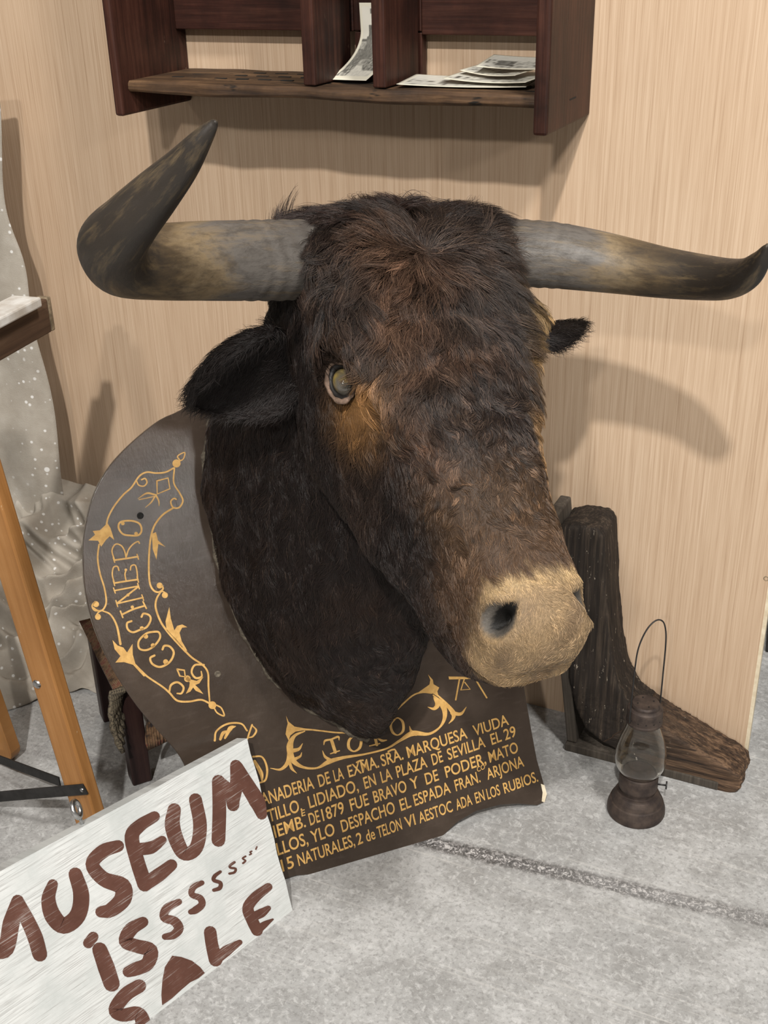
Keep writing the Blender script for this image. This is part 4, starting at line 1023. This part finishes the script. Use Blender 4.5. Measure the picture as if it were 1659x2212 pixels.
fz_ = mth(nt_, 'MULTIPLY', mth(nt_, 'LESS_THAN', sx_.outputs[2], 0.0), ramp(nt_, mth(nt_, 'MULTIPLY', mth(nt_, 'ADD', sx_.outputs[2], .36), 4.5), [(.0, 0), (1.0, 1)]))
gr_ = noise(nt_, coords(nt_, (1, 1, .06)), 150, 5, .7)
nt_.links.new(mix(nt_, fz_, prev, ramp(nt_, gr_, [(.36, (.018, .011, .008)), (.50, (.085, .050, .030)), (.66, (.24, .145, .085))])), b_.inputs['Base Color'])
# backing strips
st = MB(); b0 = on_y(1182, 1112, KY+.004); b1_ = on_y(1228, 1592, KY+.004); st.box((b1_[0]-.003, KY+.004, .0165), (.0185, 0, 0), (0, .080, 0), (b0[0]-b1_[0], 0, b0[2]-.0165))
st.build('upright_strip', M_timber_strip, knee, bevel=.003)
sx0 = b1_[0]-.004; sx1 = on_y(1546, 1735, KY+.0)[0]
st = MB(); st.box((sx0, KY-.002, .0), (sx1-sx0, 0, 0), (0, .07, 0), (0, 0, .016)); st.build('foot_strip', M_timber_strip, knee, bevel=.002)

# ------------------------------------------------------------------ lantern
lc = np.array([-.285, 1.495, 0.0])
lan = thing('lantern', lc, 'small rusty tin lantern with clear pear-shaped glass and tall wire handle', 'lantern')
MB().lathe(lc, [(0, .0005), (.046, .0005), (.0468, .003), (.0462, .012), (.0435, .021), (.0425, .024), (.0405, .025), (.038, .033), (.035, .039), (.034, .0405), (.0335, .042), (.028, .043), (.0275, .052), (.0, .0525)], crisp=True).build('base', M_rust, lan, True)
MB().lathe(lc, [(.0275, .050), (.0305, .051), (.0312, .054), (.0310, .074), (.0300, .078), (.0285, .080), (.020, .0795), (.0, .0790)], crisp=True).build('burner_ring', M_rust, lan, True)
gl = [(.0270, .0805), (.0330, .086), (.0385, .096), (.0405, .110), (.0392, .126), (.0345, .145), (.0290, .162), (.0262, .175), (.0262, .186)]
inn = [(r_-.0013, z_) for r_, z_ in gl[::-1]]
glo = MB().lathe(lc, [tuple(p) for p in cat([(a, b_, 0) for a, b_ in gl], 5)[:, :2]]+[tuple(p) for p in cat([(a, b_, 0) for a, b_ in inn], 5)[:, :2]]+[gl[0]]).build('glass_globe', mat_glass(), lan, True)
cap = MB().lathe(lc, [(.0268, .1795), (.0280, .180), (.0284, .183), (.0276, .185), (.0276, .203), (.0270, .206), (.0245, .208), (.0225, .209), (.0222, .213), (.0205, .2155), (.012, .2158), (0, .216)], crisp=True).build('cap', M_rust, lan, True)
for q in range(14):
    th = q*2*math.pi/14+.1; c_ = lc+np.array([math.cos(th)*.0277, math.sin(th)*.0277, .1915])
    MB().tube([c_-np.array([math.cos(th), math.sin(th), 0])*.001, c_+np.array([math.cos(th), math.sin(th), 0])*.0002], .0011, 8).build('vent_hole', M_black, cap)
for q in range(4):
    th = q*math.pi/2+.6; c_ = lc+np.array([math.cos(th)*.013, math.sin(th)*.013, .2160])
    MB().tube([c_, c_+np.array([0, 0, .0006])], .0012, 8).build('vent_hole', M_black, cap)
bdir = np.array([.62, .78, 0]); bl = []
for a, z_ in ((-.0285, .186), (-.0290, .205), (-.0285, .235), (-.0275, .290), (-.0240, .325), (-.012, .352), (.004, .364), (.018, .358), (.0255, .338), (.0280, .310), (.0285, .262), (.0288, .215), (.0282, .190)):
    bl.append(lc+bdir*a+np.array([0, 0, z_]))
MB().tube(cat(bl, 6), .0012, 8).build('wire_handle', M_iron, lan, True)
kn = lc+np.array([.030, .0, .064])
MB().tube([kn, kn+np.array([.014, .003, 0])], .0014, 8).tube([kn+np.array([.013, .003, 0]), kn+np.array([.0155, .0034, 0])], .0065, 16).build('wick_knob', M_iron, lan, True)

# ------------------------------------------------------------------ folding ladder at the left edge
lf = on_floor(212, 1850); LY = lf[1]
lad = thing('folding_wooden_ladder', (-1.15, LY, 0), 'orange varnished wooden folding legs with dark metal brace at the left edge', 'ladder')
def onl(u, v): return on_y(u, v, LY)
a0, a1 = onl(2, 1300), onl(165, 1790); b0_, b1 = onl(2, 1092), onl(206, 1768)
dirL = (b1-b0_)/np.linalg.norm(b1-b0_); tl_ = b0_-dirL*.32; tb_ = b1+dirL*((b1[2])/-dirL[2]-.002)
wv = np.cross(dirL, [0, 1.0, 0]); wv /= np.linalg.norm(wv)
if wv[0] > 0: wv = -wv
wid = abs(np.dot(a1-b1, wv))
lg = MB(); lg.box(tl_, tb_-tl_, wv*wid*.98, (0, .024, 0))
leg = lg.build('leg', M_orange, lad, bevel=.003)
rv = onl(80, 1478); s = MB()
s.lathe((0, 0, 0), [(0, .0036), (.0045, .0031), (.0068, .0017), (.0074, 0)], 18); s.v = [(rv[0]+a, LY-c, rv[2]+b_) for a, b_, c in s.v]; s.build('rivet', M_steel, leg, True)
# brace bars
q0 = on_y(0, 1722, LY-.004); q1 = on_y(183, 1706, LY-.004); dq = (q1-q0); lq = np.linalg.norm(dq); dq /= lq
up = np.cross([0, 1.0, 0], dq); up = up if up[2] > 0 else -up
s = MB(); s.box(q0-dq*.25-up*.0095, dq*(lq+.25), (0, .0035, 0), up*.019); s.build('brace', M_iron, lad, bevel=.0012)
s = MB(); s.lathe((0, 0, 0), [(0, .0022), (.0026, .0018), (.0036, .0008), (.0038, 0)], 14); s.v = [(q1[0]-dq[0]*.006+a, LY-.004-c, q1[2]-dq[2]*.006+b_) for a, b_, c in s.v]; s.build('rivet', M_steel, lad, True)
rr_ = on_floor(10, 1650)
w0 = on_y(-60, 1620, LY+.10); w1 = on_y(128, 1690, LY+.0275); dw = w1-w0
s = MB(); s.box(w0-np.array([0, 0, .009]), dw, (0, .003, 0), (0, 0, .018)); s.build('brace', M_iron, lad, bevel=.0008)
# rear leg with a rounded foot
ry = rr_[1]; f1 = on_y(26, 1640, ry); f0 = on_y(-22, 1640, ry); ww = f1[0]-f0[0]
pr = [(f0[0], 0.002), (f0[0]+ww*.5, -.0)]
pts = [np.array([f0[0]+ww/2+ww/2*math.cos(t_), ry, ww/2+.001+ww/2*math.sin(t_)]) for t_ in np.linspace(-math.pi, 0, 11)]
tp = np.array([-.10, 0, .62]); pts += [pts[-1]+tp, pts[0]+tp]
s = MB(); s.prism(pts, (0, .024, 0), [(p[2], p[1], p[0]) for p in pts]); s.build('leg', M_orange, lad, bevel=.002)

# ------------------------------------------------------------------ worn bench corner at the left edge
TY = 1.40
c0 = on_y(76, 643, TY); c1 = on_y(77, 713, TY)
bench = thing('worn_wooden_table', (c0[0]-.30, TY-.10, 0), 'worn wooden table corner with white painted top at the left edge', 'table')
dx = on_floor(0, 682, c0[2])-c0; dx /= np.linalg.norm(dx)
dn = np.array([dx[1], -dx[0], 0]); dn = dn if dn[1] > 0 else -dn
hgt = c0[2]-c1[2]
s = MB(); s.box(c0-np.array([0, 0, hgt]), dx*1.3, dn*.022, (0, 0, hgt)); s.build('apron', M_worn_brown, bench, bevel=.003)['label'] = 'dark brown worn apron board'
s = MB(); s.box(c0-np.array([0, 0, hgt])-dx*.011, dx*.0108, dn*.022, (0, 0, hgt*1.02)); s.build('apron_end', M_end_grain, bench, bevel=.0025)['label'] = 'split pale end grain'
tt = on_y(50, 622, TY+.03); s = MB(); zt = c0[2]+.001
s.box(np.array([c0[0], c0[1], zt])+dx*.045-dn*.010, dx*1.22, dn*.052, (0, 0, .016)); s.build('top_board', M_white_paint, bench, bevel=.003)['label'] = 'white painted top board'
for q, e in ((.62, .0), (1.2, .0)):
    s = MB(); o_ = np.array([c0[0], c0[1], 0])+dx*q+dn*(e+.024); s.box(o_, dx*.04, dn*.04, (0, 0, zt-.0005)); s.build('leg', M_worn_brown, bench, bevel=.002)

# ------------------------------------------------------------------ canvas drop cloth at the left
cl_edge = [(-6, 180), (2, 290), (16, 450), (50, 570), (70, 680), (98, 800), (122, 930), (137, 1050), (137, 1110), (120, 1170)]
CY = 1.615
E3 = [on_y(u, v, CY) for u, v in cl_edge]; Ec = cat(E3, 6)
grid = []; nw = 40
for i, e in enumerate(Ec):
    row = []; f = i/(len(Ec)-1)
    for j in range(nw+1):
        q = j/nw; x = e[0]-.62*q
        y = CY-.016*math.sin(q*9)*(1-.4*f)-.004*math.sin(q*31)-.05*f*f*math.sin(min(1, q*5)*math.pi/2)+.004*math.sin(f*23+q*8)
        row.append((x, y, e[2]+.012*math.sin(q*6)*f))
    grid.append(row)
cb0 = MB(); nr_ = len(grid); cb0.add([p for r_ in grid for p in r_], [(i*(nw+1)+j, i*(nw+1)+j+1, (i+1)*(nw+1)+j+1, (i+1)*(nw+1)+j) for i in range(nr_-1) for j in range(nw)])
xb = Ec[-1][0]
# the rest of the canvas lies crumpled on the floor below
grid = []; nd = nw = 110
HX1 = -1.275
for i in range(nd+1):
    b_ = i/nd; row = []
    for j in range(nw+1):
        a = j/nw; x = HX1-.55*a
        rnd = min(1.0, (a/.13))**.5
        yf = 1.40-.17*sstep(.10, .42, a); y = yf+(1.655-yf)*b_
        z = .30*b_**1.15*rnd
        p1 = x*38+b_*11+2.2*math.sin(b_*6+x*9); p2 = b_*19-x*24+1.8*math.sin(x*21); p3 = x*70+b_*30+1.5*math.sin(b_*17)
        fl_ = (1-abs(math.sin(p1)))*.050+(1-abs(math.sin(p2)))*.042+(1-abs(math.sin(p3)))*.016
        k_ = math.sin(min(1, b_*3+.12)*math.pi/2)*(.35+.65*min(1, (1-b_)*3))*min(1, a/.05+.15)
        z += fl_*k_*.75; y -= fl_*k_*.8*b_
        x += .018*math.sin(b_*14)*(1-a)+.010*math.sin(b_*31+1)
        row.append((x, y, max(z, .003)))
    grid.append(row)
cb = MB(); nr_ = len(grid); vs = [p for r_ in grid for p in r_]
cb.add(cb0.v, cb0.f)
cb.add(vs, [(i*(nw+1)+j, i*(nw+1)+j+1, (i+1)*(nw+1)+j+1, (i+1)*(nw+1)+j) for i in range(nr_-1) for j in range(nw)])
cv = cb.build('canvas_drop_cloth', mat_canvas(), None, True, origin=(xb-.3, 1.5, 0))
q_ = cv.modifiers.new('s', 'SUBSURF'); q_.levels = 1; q_.render_levels = 1
q_ = cv.modifiers.new('t', 'SOLIDIFY'); q_.thickness = .0015; q_.offset = 0
tag(cv, 'grey canvas drop cloth spattered with white paint, hanging and heaped at the left', 'cloth')

# ------------------------------------------------------------------ stool with woven rug seat, behind the plaque
f0 = on_floor(288, 1700); f0[2] = 0
stool = thing('rug_seat_stool', f0, 'dark stool with fringed woven rug seat squeezed behind the plaque on the left', 'stool')
sa = np.array([.62, .785, 0]); sa /= np.linalg.norm(sa)       # runs back behind the plaque
sbv = np.array([-sa[1], sa[0], 0])                                # to the left and back
SH = .20
o0 = f0+sa*.0
for a, b_ in ((0, 0), (.26, 0), (0, .20), (.26, .20)):
    s = MB(); s.box(o0+sa*a+sbv*b_, sa*.034, sbv*.034, (0, 0, SH)); s.build('leg', M_mahog, stool, bevel=.003)
s = MB(); s.box(o0+sbv*.036+sa*.004, sbv*.162, sa*.022, (0, 0, .05)); s.v = [(p[0], p[1], p[2]+SH-.052) for p in s.v]; s.build('seat_rail', M_mahog, stool, bevel=.002)
s = MB(); s.box(o0+sa*.036+sbv*.004, sa*.222, sbv*.022, (0, 0, .05)); s.v = [(p[0], p[1], p[2]+SH-.052) for p in s.v]; s.build('seat_rail', M_mahog, stool, bevel=.002)
M_rug = mat_tapestry()
s = MB(); rows = []
for i in range(13):
    q = i/12; e = math.sin(q*math.pi)**.35*.030
    rows.append([o0+sa*(-.008+.31*q)+sbv*(-.008+.25*w)+np.array([0, 0, SH+.002+(e if 0 < w < 1 else 0)*math.sin(max(.0, w)*math.pi)**.35]) for w in np.linspace(0, 1, 13)])
vs = [p for r_ in rows for p in r_]; fs = [(i*13+j, i*13+j+1, (i+1)*13+j+1, (i+1)*13+j) for i in range(12) for j in range(12)]
s.add(vs, fs); co_ = s.build('woven_seat', M_rug, stool, True); q_ = co_.modifiers.new('t', 'SOLIDIFY'); q_.thickness = .006; q_.offset = -1
# rug flap hanging down in front with a braided fringe
s = MB(); rows = []
for i in range(11):
    f = i/10; rows.append([o0+sa*(-.012-.004*math.sin(f*9))+sa*(.045+.20*w)-sbv*(.010+.004*math.sin(w*12))+np.array([0, 0, SH+.010-.135*f+.01*math.sin(w*7)*f]) for w in np.linspace(0, 1, 9)])
vs = [p for r_ in rows for p in r_]; s.add(vs, [(i*9+j, i*9+j+1, (i+1)*9+j+1, (i+1)*9+j) for i in range(10) for j in range(8)])
fo_ = s.build('rug_flap', M_rug, stool, True); q_ = fo_.modifiers.new('t', 'SOLIDIFY'); q_.thickness = .005; q_.offset = 0
M_cord = plain('knotted_cord', (.22, .18, .12), .9, scale=300, c2=(.03, .025, .02), bumpy=.8)
for k_ in range(6):
    bp = o0+sa*(-.012+.004*k_)-sbv*.014+np.array([0, 0, SH+.012]); dl_ = .11-.009*k_
    pts = [bp+sbv*(.020*f*(k_-2.0)*.45)-sa*.010*math.sin(f*3)+np.array([0, 0, -dl_*f]) for f in np.linspace(0, 1, 12)]
    MB().tube(pts, [.0050+.0014*math.sin(i*2.2) for i in range(12)], 8).build('fringe_cord', M_cord, stool, True)

# ------------------------------------------------------------------ dark crate seen past the panel edge
g0 = on_y(1642, 1482, 2.05)
cr = thing('black_lattice_crate', (g0[0]+.16, 2.12, 0), 'black lattice crate on the floor beyond the right panel edge', 'crate')
zf = max(.0, g0[2])
for i in range(4):
    s = MB(); s.box((g0[0]+i*.10, 2.05, 0), (.016, 0, 0), (0, .016, 0), (0, 0, .30)); s.build('slat', M_iron, cr, bevel=.002)
for i in range(4):
    s = MB(); s.box((g0[0], 2.0665, .006+i*.09), (.32, 0, 0), (0, .010, 0), (0, 0, .018)); s.build('rail', M_iron, cr, bevel=.002)
s = MB(); s.box((g0[0], 2.0775, 0), (.32, 0, 0), (0, .12, 0), (0, 0, .28)); s.build('dark_box', M_black, cr, bevel=.004)
